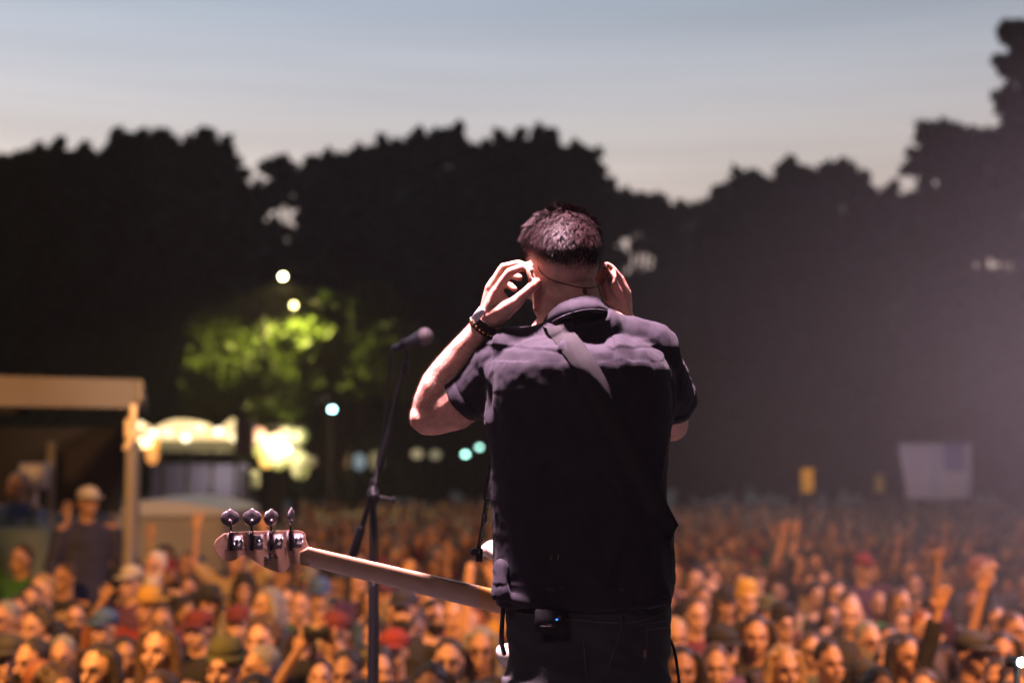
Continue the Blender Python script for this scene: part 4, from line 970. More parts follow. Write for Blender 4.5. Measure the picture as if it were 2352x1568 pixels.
# bright stall of coloured lamps; glowing lime globes stand in for lamplit leaves
s2 = root('light_stall', (W(640, 1000, 36).x, 36, 0)); tag(s2, 'small stall glaring with white and pink lights and lime glow under the lime tree', 'stall')
Y = 36
bl = [(592, 1000, .22, (1, .12, .16), 1.0), (604, 1008, .16, (1, .30, .25), 1.4), (600, 1032, .22, (.70, .62, .05), 1.0), (618, 1022, .20, (1, .78, .36), 1.5), (632, 1015, .22, (1, .82, .46), 2.2), (626, 1038, .24, (1, .76, .44), 1.4), (640, 1046, .20, (1, .48, .52), 1.0),
      (657, 1035, .14, (1, .86, .90), 4.5), (612, 1058, .18, (1, .55, .08), 1.6), (640, 1060, .2, (.75, .68, .12), .6), (664, 1052, .22, (.80, .70, .20), .7), (684, 1042, .18, (.62, .66, .15), .45), (695, 1060, .22, (.60, .58, .16), .4), (690, 1080, .22, (.60, .55, .16), .6),
      (664, 1002, .2, (.42, .50, .10), .7), (690, 1000, .2, (.32, .42, .08), .45), (660, 985, .18, (.26, .36, .06), .3), (642, 1000, .12, (1, .25, .12), 1.5), (585, 1090, .12, (.45, .50, .12), .25), (586, 1110, .12, (.35, .36, .12), .2), (715, 1060, .14, (.5, .33, .2), .3)]
for k, (u_, v_, r, col, es) in enumerate(bl):
    q = MB(); q.ell(W(u_, v_, Y + (k % 3) * .2), (r, r * .7, r), None, 14, 10); put('glow_globe', q, mat('globe_%d' % k, (.5, .5, .5), .5, emit=col, es=es), s2)
q = MB(); xa, xb = W(582, 1, Y).x, W(706, 1, Y).x
q.box(((xa + xb) / 2, Y + .8, W(0, 980, Y).z), (xb - xa + .3, 2.0, .06)); 
for x in (xa, xb):
    for y in (Y + .0, Y + 1.6): q.box((x, y, 1.85), (.05, .05, 3.7))
put('stall_frame', q, GAL, s2, smooth=False)
point('stall_glow', W(630, 1010, Y - .6), 110, (1, .82, .35), .3)
# faint pale things further right
for (u_, v_, r, col, es, lab) in ((725, 905, .22, (.42, .30, .32), .32, 'faint pinkish lamp above the cyan lamp'), (752, 902, .20, (.36, .36, .33), .25, 'faint grey lamp above the cyan lamp'), (825, 1060, .22, (.42, .55, .62), .45, 'pale blue lantern left of the microphone stand'), (800, 1058, .2, (.5, .28, .14), .28, 'dim brown lantern left of the microphone stand'), (862, 1058, .26, (.45, .36, .20), .24, 'dull tan lantern behind the microphone stand')):
    tt = root('park_lantern', (W(u_, v_, 50).x, 50, 0)); tag(tt, lab, 'lantern', 'dim lanterns under the trees')
    q = MB(); q.tube([(W(u_, v_, 50).x, 50.1, 0), (W(u_, v_, 50).x, 50.1, W(u_, v_, 50).z)], .04, 8); put('pole', q, GAL, tt)
    q = MB(); q.ell(W(u_, v_, 50), (r, r * .6, r * 1.3), None, 12, 8); put('glow_globe', q, mat('dim_' + str(u_), (.3, .3, .3), .5, emit=col, es=es), tt)

# banners held over the crowd on the right
def banner(u0_, u1_, v0_, v1_, Y, m, label, cat, taper=0, name='banner'):
    t = root(name, (W((u0_ + u1_) / 2, v1_, Y).x, Y, 0)); tag(t, label, cat)
    q = MB(); V = []; nx_, ny_ = 24, 16
    for j in range(ny_ + 1):
        for i in range(nx_ + 1):
            a, b_ = i / nx_, j / ny_; ul = u0_ + (u1_ - u0_) * a; ul += taper * b_ * (1 - a)
            p = W(ul, v0_ + (v1_ - v0_) * b_, Y); p.y += .06 * math.sin(a * 11 + b_ * 2) + .04 * math.sin(b_ * 7); V.append(p)
    k1 = nx_ + 1; F = [(j * k1 + i, j * k1 + i + 1, (j + 1) * k1 + i + 1, (j + 1) * k1 + i) for j in range(ny_) for i in range(nx_)]
    n0 = len(V); V += [p + Vector((0, .012, 0)) for p in V]; F += [tuple(n0 + x for x in reversed(f)) for f in F]
    q.add(V, F)
    for fi in range(len(q.f)):
        f = q.f[fi]; a = ((f[0] % n0) % k1) / nx_; b_ = ((f[0] % n0) // k1) / ny_
        q.m[fi] = 1 if (len(m) > 1 and .60 < a < .90 and b_ < .45) else 0
    put('cloth', q, m, t)
    for ul in ((u0_ + 2, u1_ - 2) if u1_ - u0_ > 60 else ((u0_ + u1_) / 2,)):
        q = MB(); p = W(ul, v0_, Y); q.tube([(p.x, Y + .08, 0.9), (p.x, Y + .08, p.z)], .018, 8); put('pole', q, GAL, t)
banner(2064, 2230, 1018, 1145, 26, [mat('flag_lilac', (.34, .33, .38), .8), mat('flag_blue', (.15, .15, .27), .8)], 'pale lilac flag with a blue patch, spread above the crowd on the right', 'flag', taper=22, name='flag')
banner(1842, 1868, 1075, 1132, 24, [mat('yellow_cloth', (.75, .45, .05), .7, emit=(.8, .42, .04), es=.18)], 'upright yellow banner above the crowd, nearest the bass player', 'banner')  # cloth has a faint emission in place of light falling on it
banner(2012, 2030, 1090, 1132, 28, [mat('yellow_dull', (.40, .30, .08), .7, emit=(.5, .35, .08), es=.08)], 'duller small yellow banner beside the pale flag', 'banner')  # weaker emission in this cloth, again in place of light

# ------------------------------------------------------------------ smoke and evening air
q = MB(); q.box((0, 300, 13.0), (940, 930, 28.5)); hz = put('haze', q, None, smooth=False); tag(hz, kind='stuff')
hm = bpy.data.materials.new('haze'); hm.use_nodes = True; hn = hm.node_tree; hn.nodes.clear()
ho = hn.nodes.new('ShaderNodeOutputMaterial'); pv = hn.nodes.new('ShaderNodeVolumePrincipled')
pv.inputs['Color'].default_value = (.92, .90, .92, 1); pv.inputs['Density'].default_value = 0.0007; pv.inputs['Anisotropy'].default_value = 0.25
hn.links.new(pv.outputs[0], ho.inputs['Volume']); hz.data.materials.append(hm)
# stage smoke drifting over the right side of the crowd
q = MB(); q.box((6.2, 11.5, 4.6), (12.0, 13.4, 10.6)); smk = put('smoke', q, None, smooth=False); tag(smk, kind='stuff')
sm = bpy.data.materials.new('stage_smoke'); sm.use_nodes = True; sn = sm.node_tree; sn.nodes.clear()
so = sn.nodes.new('ShaderNodeOutputMaterial'); sv = sn.nodes.new('ShaderNodeVolumePrincipled')
sv.inputs['Color'].default_value = (.95, .90, .95, 1); sv.inputs['Anisotropy'].default_value = 0.45
gt = sn.nodes.new('ShaderNodeTexCoord'); gm = sn.nodes.new('ShaderNodeMapping'); gm.vector_type = 'POINT'
gm.inputs['Location'].default_value = (-4.7 / 5.6, -11.5 / 6.6, -2.9 / 5.0); gm.inputs['Scale'].default_value = (1 / 5.6, 1 / 6.6, 1 / 5.0)
gg = sn.nodes.new('ShaderNodeTexGradient'); gg.gradient_type = 'QUADRATIC_SPHERE'
gn = sn.nodes.new('ShaderNodeTexNoise'); gn.inputs['Scale'].default_value = .28; gn.inputs['Detail'].default_value = 2
ga = sn.nodes.new('ShaderNodeMapRange'); ga.inputs[1].default_value = .3; ga.inputs[2].default_value = .7; ga.inputs[3].default_value = .65; ga.inputs[4].default_value = 1.35
g1 = sn.nodes.new('ShaderNodeMath'); g1.operation = 'MULTIPLY'; g2 = sn.nodes.new('ShaderNodeMath'); g2.operation = 'MULTIPLY'; g2.inputs[1].default_value = .075
sn.links.new(gt.outputs['Object'], gm.inputs[0]); sn.links.new(gm.outputs[0], gg.inputs[0]); sn.links.new(gt.outputs['Object'], gn.inputs[0]); sn.links.new(gn.outputs[0], ga.inputs[0])
sn.links.new(gg.outputs[1], g1.inputs[0]); sn.links.new(ga.outputs[0], g1.inputs[1]); sn.links.new(g1.outputs[0], g2.inputs[0]); sn.links.new(g2.outputs[0], sv.inputs['Density'])
sn.links.new(sv.outputs[0], so.inputs['Volume']); smk.data.materials.append(sm)
#@@CROWD
# ------------------------------------------------------------------ audience: shared meshes per pose, one thing per person
# local frame of a person: feet at origin, facing -y (towards the stage), 1.75 m tall
POSES = {
 'down':  dict(L=[(-.20, 0, 1.43), (-.27, .02, 1.15), (-.26, -.08, .90)], R=[(.20, 0, 1.43), (.27, .02, 1.15), (.26, -.08, .90)]),
 'rup':   dict(L=[(-.20, 0, 1.43), (-.34, -.06, 1.60), (-.30, -.14, 1.88)], R=[(.20, 0, 1.43), (.27, .02, 1.15), (.20, -.15, .98)]),
 'point': dict(L=[(-.20, 0, 1.43), (-.25, -.14, 1.66), (-.20, -.20, 1.96)], R=[(.20, 0, 1.43), (.27, .02, 1.15), (.26, -.08, .90)]),
 'both':  dict(L=[(-.20, 0, 1.43), (-.38, -.08, 1.60), (-.33, -.14, 1.88)], R=[(.20, 0, 1.43), (.38, -.08, 1.60), (.31, -.14, 1.87)]),
 'phone': dict(L=[(-.20, 0, 1.43), (-.28, -.20, 1.38), (-.09, -.34, 1.62)], R=[(.20, 0, 1.43), (.28, -.20, 1.38), (.09, -.34, 1.62)]),
 'cheek': dict(L=[(-.20, 0, 1.43), (-.30, -.14, 1.30), (-.12, -.20, 1.52)], R=[(.20, 0, 1.43), (.27, .02, 1.15), (.12, -.20, 1.10)]),
}
def hand(m, w, d, side, pt=False):
    w = Vector(w); d = Vector(d).normalized(); x = d.cross(Vector((0, 1, 0)))
    x = x.normalized() if x.length > .1 else Vector((1, 0, 0))
    m.ell(w + d * .05, (.040, .018, .050), Matrix((x, x.cross(d) * -1, d)).transposed(), 10, 8)
    for k in range(4):
        b0 = w + d * .085 + x * (-.030 + .020 * k); L = (.062, .072, .068, .052)[k]
        if pt and k != 1: m.tube([b0, b0 + d * .02 + Vector((0, -.025, 0)), b0 + Vector((0, -.030, -.01))], .0095, 6)
        else: m.tube([b0, b0 + d * L + x * (k - 1.5) * .008], [.0100, .0085], 6)
    m.tube([w + d * .03 + x * .03 * side, w + d * .075 + x * .062 * side], [.013, .010], 6)
def person_body(pose):
    m = MB(); P = POSES[pose]
    m.ell((0, .005, 1.645), (.070, .092, .104), None, 18, 12); m.ell((0, -.022, 1.585), (.055, .062, .068), None, 14, 10); m.ell((0, -.070, 1.545), (.026, .020, .020))
    m.tube([(0, -.090, 1.635), (0, -.112, 1.600)], [.009, .015], 8); m.tube([(-.032, -.088, 1.655), (.032, -.088, 1.655)], .010, 8)
    m.tube([(-.020, -.086, 1.570), (0, -.093, 1.572), (.020, -.086, 1.570)], .0085, 8)
    for s in (-1, 1): m.ell((s * .073, .005, 1.628), (.010, .018, .030)); m.ell((s * .036, -.066, 1.600), (.022, .022, .022))
    m.tube([(0, .02, 1.60), (0, .02, 1.42)], [.056, .064], 14, round_=False)
    m.ell((0, .01, 1.25), (.155, .10, .24)); m.ell((0, .01, 1.0), (.145, .10, .14)); m.tube([(-.15, .01, 1.42), (.15, .01, 1.42)], .055, 12)
    for s in (-1, 1): m.tube([(s * .09, 0, .95), (s * .10, -.01, .52), (s * .11, .01, .08)], [.080, .056, .040], 12); m.tube([(s * .11, .03, .05), (s * .12, -.14, .035)], [.042, .030], 8)
    for k, s in (('L', -1), ('R', 1)):
        a = P[k]; m.tube(a, [.046, .036, .024], 12); hand(m, a[2], Vector(a[2]) - Vector(a[1]), -s, pose == 'point' and k == 'L')
    me = remesh(m, .0095, 2, .5, 'audience_' + pose)
    # darker eyes, brows and mouth
    me.materials.append(None); me.materials.append(None)
    for p in me.polygons:
        c = p.center
        if c.y < -.055 and ((abs(abs(c.x) - .031) < .016 and abs(c.z - 1.628) < .010) or (abs(abs(c.x) - .033) < .020 and abs(c.z - 1.656) < .0055) or (abs(c.x) < .024 and abs(c.z - 1.561) < .0065)):
            p.material_index = 1
    return me
def sleeve(pose, full):
    m = MB(); P = POSES[pose]
    m.tube([(0, .01, .90), (0, .01, 1.05), (0, .008, 1.22), (0, .008, 1.36), (0, .012, 1.43), (0, .015, 1.475)], [.178, .170, .178, .180, .140, .075], 26, flat=1.0, up=(1, 0, 0), round_=False)
    A = np.array([tuple(v) for v in m.v]); A[:, 1] = .01 + (A[:, 1] - .01) * .66; m.v = [tuple(v) for v in A]
    m.tube([(-.17, .01, 1.405), (0, .012, 1.425), (.17, .01, 1.405)], [.062, .072, .062], 14)
    for k in 'LR':
        a = [Vector(q) for q in P[k]]
        pts = [a[0], a[0] * .35 + a[1] * .65] if not full else [a[0], a[1], a[1] * .12 + a[2] * .88]
        m.tube(pts, [.074, .070] if not full else [.070, .056, .042], 14, round_=not full)
    me = remesh(m, .014, 3, .5, 'top_' + pose); C = coords(me); N = normals(me)
    D = np.array([noise.noise(Vector((p[0] * 8, p[1] * 8, p[2] * 13))) * .010 for p in C]); C += N * D[:, None]; setco(me, C); return me
def hairmesh(kind):
    m = MB(); rr = random.Random(hash(kind) % 100 if False else len(kind))
    if kind in ('short', 'bushy'):
        m.ell((0, .022, 1.668), (.078, .094, .092), None, 18, 12)
        if kind == 'bushy':
            for k in range(40):
                a = rr.uniform(0, math.pi); b_ = rr.uniform(-.6, 1.3); m.ell((.085 * math.cos(a) * math.cos(b_), .03 + .09 * math.sin(a) * math.cos(b_), 1.67 + .09 * math.sin(b_)), (.032, .032, .032), None, 8, 6)
    elif kind in ('long', 'waves'):
        m.ell((0, .022, 1.665), (.083, .096, .096), None, 18, 12)
        for s in (-1, 1):
            m.tube([(s * .075, -.01, 1.70), (s * .096, .005, 1.60), (s * .095, .0, 1.48), (s * .10, -.04, 1.36 if kind == 'long' else 1.42)], [.030, .034, .036, .022], 10)
        m.tube([(0, .08, 1.66), (0, .095, 1.52), (0, .085, 1.36)], [.07, .075, .05], 12)
    elif kind == 'bun':
        m.ell((0, .022, 1.668), (.084, .096, .092), None, 18, 12); m.ell((0, .07, 1.775), (.04, .04, .038))
    if kind == 'beard':
        m.ell((0, -.045, 1.545), (.062, .055, .050), None, 14, 10); m.tube([(-.062, -.02, 1.60), (-.050, -.05, 1.55), (0, -.075, 1.52), (.050, -.05, 1.55), (.062, -.02, 1.60)], .020, 8); m.tube([(-.03, -.095, 1.578), (.03, -.095, 1.578)], .009, 8)
    elif kind == 'long beard':
        m.ell((0, -.050, 1.530), (.060, .052, .062), None, 14, 10); m.ell((0, -.055, 1.47), (.045, .038, .06), None, 12, 8); m.tube([(-.062, -.02, 1.60), (-.050, -.05, 1.55), (.050, -.05, 1.55), (.062, -.02, 1.60)], .018, 8); m.tube([(-.032, -.095, 1.578), (.032, -.095, 1.578)], .010, 8)
    me = remesh(m, .011, 2, .5, 'hair_' + kind.replace(' ', '_')); C = coords(me); N = normals(me)
    D = np.array([noise.noise(Vector((p[0] * 60, p[1] * 60, p[2] * 25))) * .006 for p in C]); C += N * D[:, None]
    if kind in ('short', 'bushy', 'long', 'waves', 'bun'):     # keep the face free
        f = (C[:, 1] < -.02) & (C[:, 2] < 1.700) & (np.abs(C[:, 0]) < .072); C[f, 1] = np.maximum(C[f, 1], -.02)
    setco(me, C); return me
def hatmesh(kind):
    m = MB()
    if kind == 'cap':
        m.tube([(0, .01, 1.672), (0, .01, 1.72), (0, .012, 1.752), (0, .014, 1.768)], [.088, .086, .064, .02], 24, round_=False)
        A = [(.086 * math.sin(t), -.075 - .085 * math.cos(t) ** .8 if math.cos(t) > 0 else -.075, 1.682 - .012 * math.cos(t)) for t in np.linspace(-1.5, 1.5, 13)]
        m.prism([Vector(p) for p in A] , [Vector(p) + Vector((0, 0, .010)) for p in A])
    elif kind == 'beanie':
        m.tube([(0, .012, 1.655), (0, .012, 1.70)], [.090, .090], 26, round_=False); m.tube([(0, .012, 1.69), (0, .012, 1.735), (0, .014, 1.775), (0, .016, 1.787)], [.087, .084, .066, .030], 24, round_=False)
    elif kind == 'brim hat':
        m.tube([(0, .01, 1.685), (0, .01, 1.75), (0, .01, 1.78)], [.088, .080, .05], 24, round_=False)
        m.tube([(0, .01, 1.684), (0, .01, 1.694)], [.145, .140], 28, round_=False)
    elif kind == 'bandana':
        m.tube([(0, .012, 1.668), (0, .012, 1.70)], [.088, .087], 24, round_=False); m.ell((0, .02, 1.70), (.082, .094, .066)); m.tube([(.03, .10, 1.68), (.05, .14, 1.62)], [.02, .012], 8)
    me = m.mesh('hat_' + kind); return me
def leg_mesh():
    m = MB(); m.tube([(0, .01, 1.0), (0, .01, .85)], [.165, .168], 20, up=(1, 0, 0), round_=False)
    A = np.array([tuple(v) for v in m.v]); A[:, 1] = .01 + (A[:, 1] - .01) * .7; m.v = [tuple(v) for v in A]
    for s in (-1, 1): m.tube([(s * .088, 0, .90), (s * .10, -.01, .50), (s * .11, .01, .07)], [.098, .075, .065], 14, round_=False)
    return remesh(m, .016, 2, .5, 'trousers')
def phone_mesh():
    m = MB(); m.box((0, -.40, 1.69), (.150, .010, .075), bev=.004); return m.mesh('phone')
BODY = {k: person_body(k) for k in POSES}
TOPS = {(k, f): sleeve(k, f) for k in POSES for f in (0, 1)}
HAIR = {k: hairmesh(k) for k in ('short', 'bushy', 'long', 'waves', 'bun', 'beard', 'long beard')}
HAT = {k: hatmesh(k) for k in ('cap', 'beanie', 'brim hat', 'bandana')}
def glasses_mesh():
    m = MB()
    for s in (-1, 1):
        m.tube([(s * .031 + .022 * math.cos(t), -.098 + .012 * abs(s * .031 + .022 * math.cos(t)) * 8, 1.632 + .017 * math.sin(t)) for t in np.linspace(0, 6.283, 17)], .0032, 6, round_=False)
        m.tube([(s * .055, -.085, 1.636), (s * .075, .01, 1.634)], .003, 6)
    return m.mesh('glasses')
GLAS = glasses_mesh()
TROU = leg_mesh(); PHONE = phone_mesh()
SKINS = [mat('skin_%d' % i, c, .5, var=.10, vscale=9) for i, c in enumerate(((.44, .26, .17), (.39, .22, .14), (.50, .30, .21), (.30, .17, .10), (.17, .09, .06)))]
FEAT = mat('eyes_and_lips', (.10, .045, .035), .6)
HC_ = {'dark': (.02, .014, .011), 'brown': (.06, .034, .02), 'blond': (.30, .20, .09), 'grey': (.20, .19, .18), 'ginger': (.20, .07, .025), 'white': (.55, .50, .45)}
HM_ = {k: mat('hair_' + k, c, .55, bump=.8, bscale=60) for k, c in HC_.items()}
CC_ = {'black': (.012, .012, .014), 'charcoal': (.035, .035, .038), 'navy': (.018, .022, .055), 'grey': (.14, .14, .145), 'white': (.36, .34, .32), 'maroon': (.10, .015, .02), 'red': (.20, .025, .025), 'olive': (.07, .075, .03), 'green': (.04, .16, .04),
       'tan': (.30, .22, .13), 'yellow': (.40, .25, .05), 'blue': (.04, .09, .22), 'brown': (.08, .045, .025), 'plum': (.08, .03, .07), 'cream': (.38, .30, .18), 'teal': (.03, .12, .12)}
CM_ = {k: mat('cloth_' + k, c, .85, var=.18, vscale=7, bump=.4, bscale=90) for k, c in CC_.items()}
NP = 0
def hash_(p): return (math.sin(p[0] * 127.1 + p[1] * 311.7) * 43758.5453) % 1.0
def setm(o, *ms):
    for i, m in enumerate(ms):
        while len(o.data.materials) <= i: o.data.materials.append(None)
        o.material_slots[i].link = 'OBJECT'; o.material_slots[i].material = m
def person(x, y, scale, rz, pose='down', hair='short', hc='dark', hat=None, hatc='black', beard=None, top='tee', tc='black', skin=0, label='', trou='navy', lean=0.0, z=0.0):
    global NP
    t = bpy.data.objects.new('person', None); COL.objects.link(t); t.location = (x, y, z); t.rotation_euler = (lean, 0, rz); t.scale = (scale * (.90 + .20 * hash_((y, x))), scale * (.93 + .14 * hash_((x + 3, y))), scale)
    tag(t, label, 'person', 'concert crowd facing the stage')
    def ch(n, me, *ms):
        o = bpy.data.objects.new(n, me); COL.objects.link(o); o.parent = t; setm(o, *ms); return o
    ch('body', BODY[pose], SKINS[skin], FEAT); ch('hoodie' if top == 'long' else 't_shirt', TOPS[(pose, 1 if top == 'long' else 0)], CM_[tc]); ch('trousers', TROU, CM_[trou])
    if hair: ch('hair', HAIR[hair], HM_[hc])
    if beard: ch('beard', HAIR[beard], HM_['white' if hc == 'white' else hc])
    if hat: ch('hat', HAT[hat], CM_[hatc])
    if hash_((x, y)) < .22 and y < 11: ch('glasses', GLAS, BLACK)
    NP += 1; return t
def phone(t, lab):
    o = bpy.data.objects.new('phone', PHONE); COL.objects.link(o); setm(o, BLACK); bpy.context.view_layer.update()
    o.matrix_world = t.matrix_world; tag(o, lab, 'phone', 'phones held up in the crowd')
# people one can point at in the photograph: (u, v of face centre, distance, ...)
used = []
def at(u, v, Y, pose, hair, hc, hat, hatc, beard, top, tc, skin, label, rz=None):
    Y = min(max(5.7, 1.04 * FPX / (v - HORIZON)), Y * 1.30) if Y < 12.5 else Y
    p = W(u, v, Y); sc = p.z / 1.615; zoff = 0
    if sc > 1.13: zoff = p.z - 1.615 * 1.13; sc = 1.13
    if sc < .90: sc = .90; zoff = p.z - 1.615 * .90
    used.append((p.x, Y)); rz = math.atan2(-p.x * .8, Y - 3) * -1 * .9 if rz is None else rz
    return person(p.x, Y, sc, rz, pose, hair, hc, hat, hatc, beard, top, tc, skin, label, z=min(zoff, 0) if zoff < 0 else zoff)
at(365, 1500, 6.0, 'down', 'long', 'brown', None, '', None, 'long', 'black', 2, 'large face with long brown hair in black hoodie, under the bass headstock left')
at(598, 1478, 6.7, 'down', 'bushy', 'brown', None, '', None, 'tee', 'brown', 2, 'person with bushy brown hair looking straight up, below the bass headstock')
at(515, 1545, 5.5, 'down', None, 'dark', 'beanie', 'olive', None, 'long', 'charcoal', 0, 'person in olive beanie at the bottom edge, left of the bushy haired person')
at(240, 1450, 7.4, 'down', 'short', 'ginger', 'cap', 'blue', None, 'tee', 'maroon', 0, 'person in bright blue cap with flushed face, left foreground')
at(78, 1448, 7.3, 'down', 'bushy', 'dark', None, '', None, 'tee', 'maroon', 0, 'person with dark bushy hair and maroon shirt near the bottom left')
at(70, 1530, 5.8, 'down', 'short', 'dark', None, '', 'beard', 'long', 'black', 1, 'bearded person in black at the bottom left corner')
at(225, 1545, 5.6, 'down', 'long', 'dark', None, '', None, 'long', 'charcoal', 2, 'dark long haired face between the bottom left corner and the long brown haired one')
at(355, 1308, 9.4, 'down', 'short', 'white', None, '', 'long beard', 'long', 'black', 0, 'tall person with long white beard beside the tent post')
at(10, 1428, 7.6, 'down', 'short', 'grey', None, '', None, 'tee', 'black', 1, 'person cut off by the left edge above the maroon shirt')
at(95, 1362, 8.8, 'down', 'short', 'blond', None, '', None, 'tee', 'tan', 2, 'smiling fair haired person near the left edge in tan shirt')
at(147, 1334, 9.4, 'down', 'short', 'brown', None, '', None, 'long', 'charcoal', 1, 'pale browed person in charcoal right of the pointing hand')
at(142, 1265, 12.0, 'down', 'short', 'dark', None, '', None, 'long', 'navy', 0, 'person standing behind the pale browed one in navy top')
at(48, 1290, 10.2, 'point', 'short', 'brown', None, '', None, 'tee', 'green', 0, 'person in green pointing one finger up at the left edge')
at(252, 1262, 10.6, 'rup', 'bushy', 'ginger', None, '', None, 'tee', 'olive', 0, 'ginger haired person raising an arm against the tent post')
at(300, 1345, 8.8, 'cheek', 'short', 'dark', 'cap', 'white', None, 'tee', 'plum', 0, 'person in white cap with one hand at the chin near the white beard')
at(340, 1400, 8.0, 'down', 'short', 'dark', 'brim hat', 'yellow', None, 'tee', 'red', 1, 'person in yellow brim hat in the left foreground')
at(455, 1455, 7.2, 'cheek', 'short', 'brown', 'cap', 'maroon', None, 'tee', 'black', 0, 'person in maroon cap with a hand at the mouth below the headstock')
at(480, 1395, 8.2, 'down', 'waves', 'dark', 'brim hat', 'black', None, 'tee', 'charcoal', 1, 'person in wide black brim hat right below the headstock')
at(545, 1290, 10.5, 'both', 'short', 'dark', None, '', None, 'tee', 'cream', 2, 'person in cream shirt with both arms raised behind the headstock')
at(430, 1300, 11.5, 'rup', 'short', 'dark', None, '', None, 'long', 'tan', 1, 'person in tan hoodie with raised arm left of the headstock')
t_ = at(770, 1465, 6.6, 'phone', 'short', 'dark', 'cap', 'maroon', None, 'tee', 'black', 0, 'person in maroon cap holding a phone in both hands left of the stand pole'); phone(t_, 'black phone held up in both hands left of the stand pole')
at(690, 1395, 8.6, 'down', 'short', 'brown', None, '', None, 'tee', 'green', 0, 'person in bright green shirt under the bass neck')
at(928, 1408, 7.3, 'down', 'short', 'dark', 'cap', 'navy', 'beard', 'long', 'black', 0, 'person in navy cap with shaded eyes right of the stand pole')
at(905, 1505, 6.4, 'down', 'short', 'dark', 'cap', 'red', None, 'tee', 'charcoal', 0, 'person tipping back the head under a red cap right of the stand pole')
at(1030, 1525, 6.4, 'down', 'short', 'dark', None, '', 'beard', 'tee', 'grey', 0, 'short haired bearded person at the bottom between stand and jeans')
at(1040, 1420, 8.0, 'both', 'short', 'blond', None, '', None, 'tee', 'yellow', 0, 'fair person in yellow shirt raising both arms under the bass heel')
at(1105, 1500, 6.2, 'down', 'long', 'grey', None, '', None, 'long', 'blue', 1, 'long grey haired person in blue jacket left of the jeans')
at(985, 1395, 9.2, 'down', 'short', 'brown', None, '', None, 'tee', 'red', 0, 'person in red shirt under the middle of the bass neck')
at(795, 1560, 5.5, 'down', 'short', 'dark', None, '', None, 'tee', 'plum', 1, 'person in plum shirt at the bottom edge left of the stand pole')
at(1600, 1420, 7.8, 'down', 'short', 'brown', None, '', None, 'tee', 'maroon', 0, 'person in maroon shirt just right of the jeans pocket')
at(1660, 1500, 6.8, 'cheek', 'short', 'dark', 'cap', 'black', None, 'tee', 'plum', 2, 'person in black cap with a hand beside the face right of the jeans')
at(1800, 1440, 7.6, 'down', 'short', 'dark', 'beanie', 'black', None, 'long', 'black', 0, 'person in black beanie and hoodie in the right foreground')
at(1905, 1530, 6.2, 'down', 'short', 'dark', None, '', None, 'tee', 'tan', 1, 'person in tan shirt at the bottom right of centre')
at(1995, 1480, 7.0, 'down', 'short', 'grey', None, '', 'beard', 'long', 'charcoal', 0, 'grey bearded person in charcoal hoodie on the right')
at(2080, 1515, 6.4, 'down', 'long', 'dark', None, '', None, 'tee', 'black', 1, 'person with long dark hair and wide smile near the bottom right')
at(2120, 1450, 7.6, 'cheek', 'short', 'ginger', None, '', 'long beard', 'tee', 'brown', 2, 'ginger person with long beard resting the chin on a hand at right')
at(2235, 1510, 6.8, 'rup', 'short', 'dark', 'cap', 'charcoal', None, 'long', 'black', 1, 'person in charcoal cap raising a black sleeve left of the glaring lamp')
at(2260, 1325, 9.6, 'down', 'bushy', 'ginger', None, '', None, 'tee', 'charcoal', 2, 'ginger bushy haired face near the right edge')
at(1800, 1545, 5.8, 'down', 'long', 'blond', None, '', None, 'tee', 'yellow', 0, 'blond long haired person in yellow at the bottom edge, right of the jeans')
at(2330, 1455, 8.2, 'both', 'short', 'brown', None, '', None, 'tee', 'grey', 1, 'person in grey shirt raising both arms above the glaring lamp')
at(1716, 1385, 8.2, 'down', 'short', 'blond', 'beanie', 'yellow', None, 'tee', 'charcoal', 0, 'person in yellow beanie right of the jeans in the crowd')
at(1832, 1302, 11.5, 'point', 'short', 'dark', None, '', None, 'tee', 'brown', 0, 'person in brown holding one straight arm high above the heads on the right')
at(1985, 1310, 10.4, 'down', 'short', 'brown', 'cap', 'red', None, 'tee', 'plum', 0, 'person in red cap in the middle of the right side')
# man standing in the tent
at(203, 1160, 12.9, 'down', 'short', 'dark', 'cap', 'white', None, 'long', 'navy', 3, 'person in navy jacket and white cap standing tall inside the tent', rz=.6)
at(40, 1120, 13.8, 'down', 'short', 'grey', None, '', None, 'long', 'blue', 3, 'person in blue jacket standing inside the tent at the left edge', rz=-.4)

rr = random.Random(42); seen = set()
HDESC = {None: 'shaved head', 'short': 'short %s hair', 'bushy': 'bushy %s hair', 'long': 'long %s hair', 'waves': 'shoulder length %s hair', 'bun': '%s hair in a bun'}
def side(u, v):
    if u < 310: return 'left of the tent post'
    if u < 500: return 'right of the tent post'
    if u < 700: return 'around the bass headstock'
    if u < 860: return 'left of the stand pole'
    if u < 1150: return 'right of the stand pole'
    if u < 1540: return 'behind the bass player'
    if u < 1760: return 'right of the bass player'
    if u < 2000: return 'under the yellow banner'
    if u < 2200: return 'under the pale flag'
    return 'at the right edge'
HASH = {}
def near(x, y, r):
    k0, k1 = int(x // 1), int(y // 1)
    for i in (-1, 0, 1):
        for j_ in (-1, 0, 1):
            for (a, b_) in HASH.get((k0 + i, k1 + j_), ()):
                if (a - x) ** 2 + (b_ - y) ** 2 < r * r: return True
    return False
for a, b_ in used: HASH.setdefault((int(a // 1), int(b_ // 1)), []).append((a, b_))
cand = []
y = 6.3
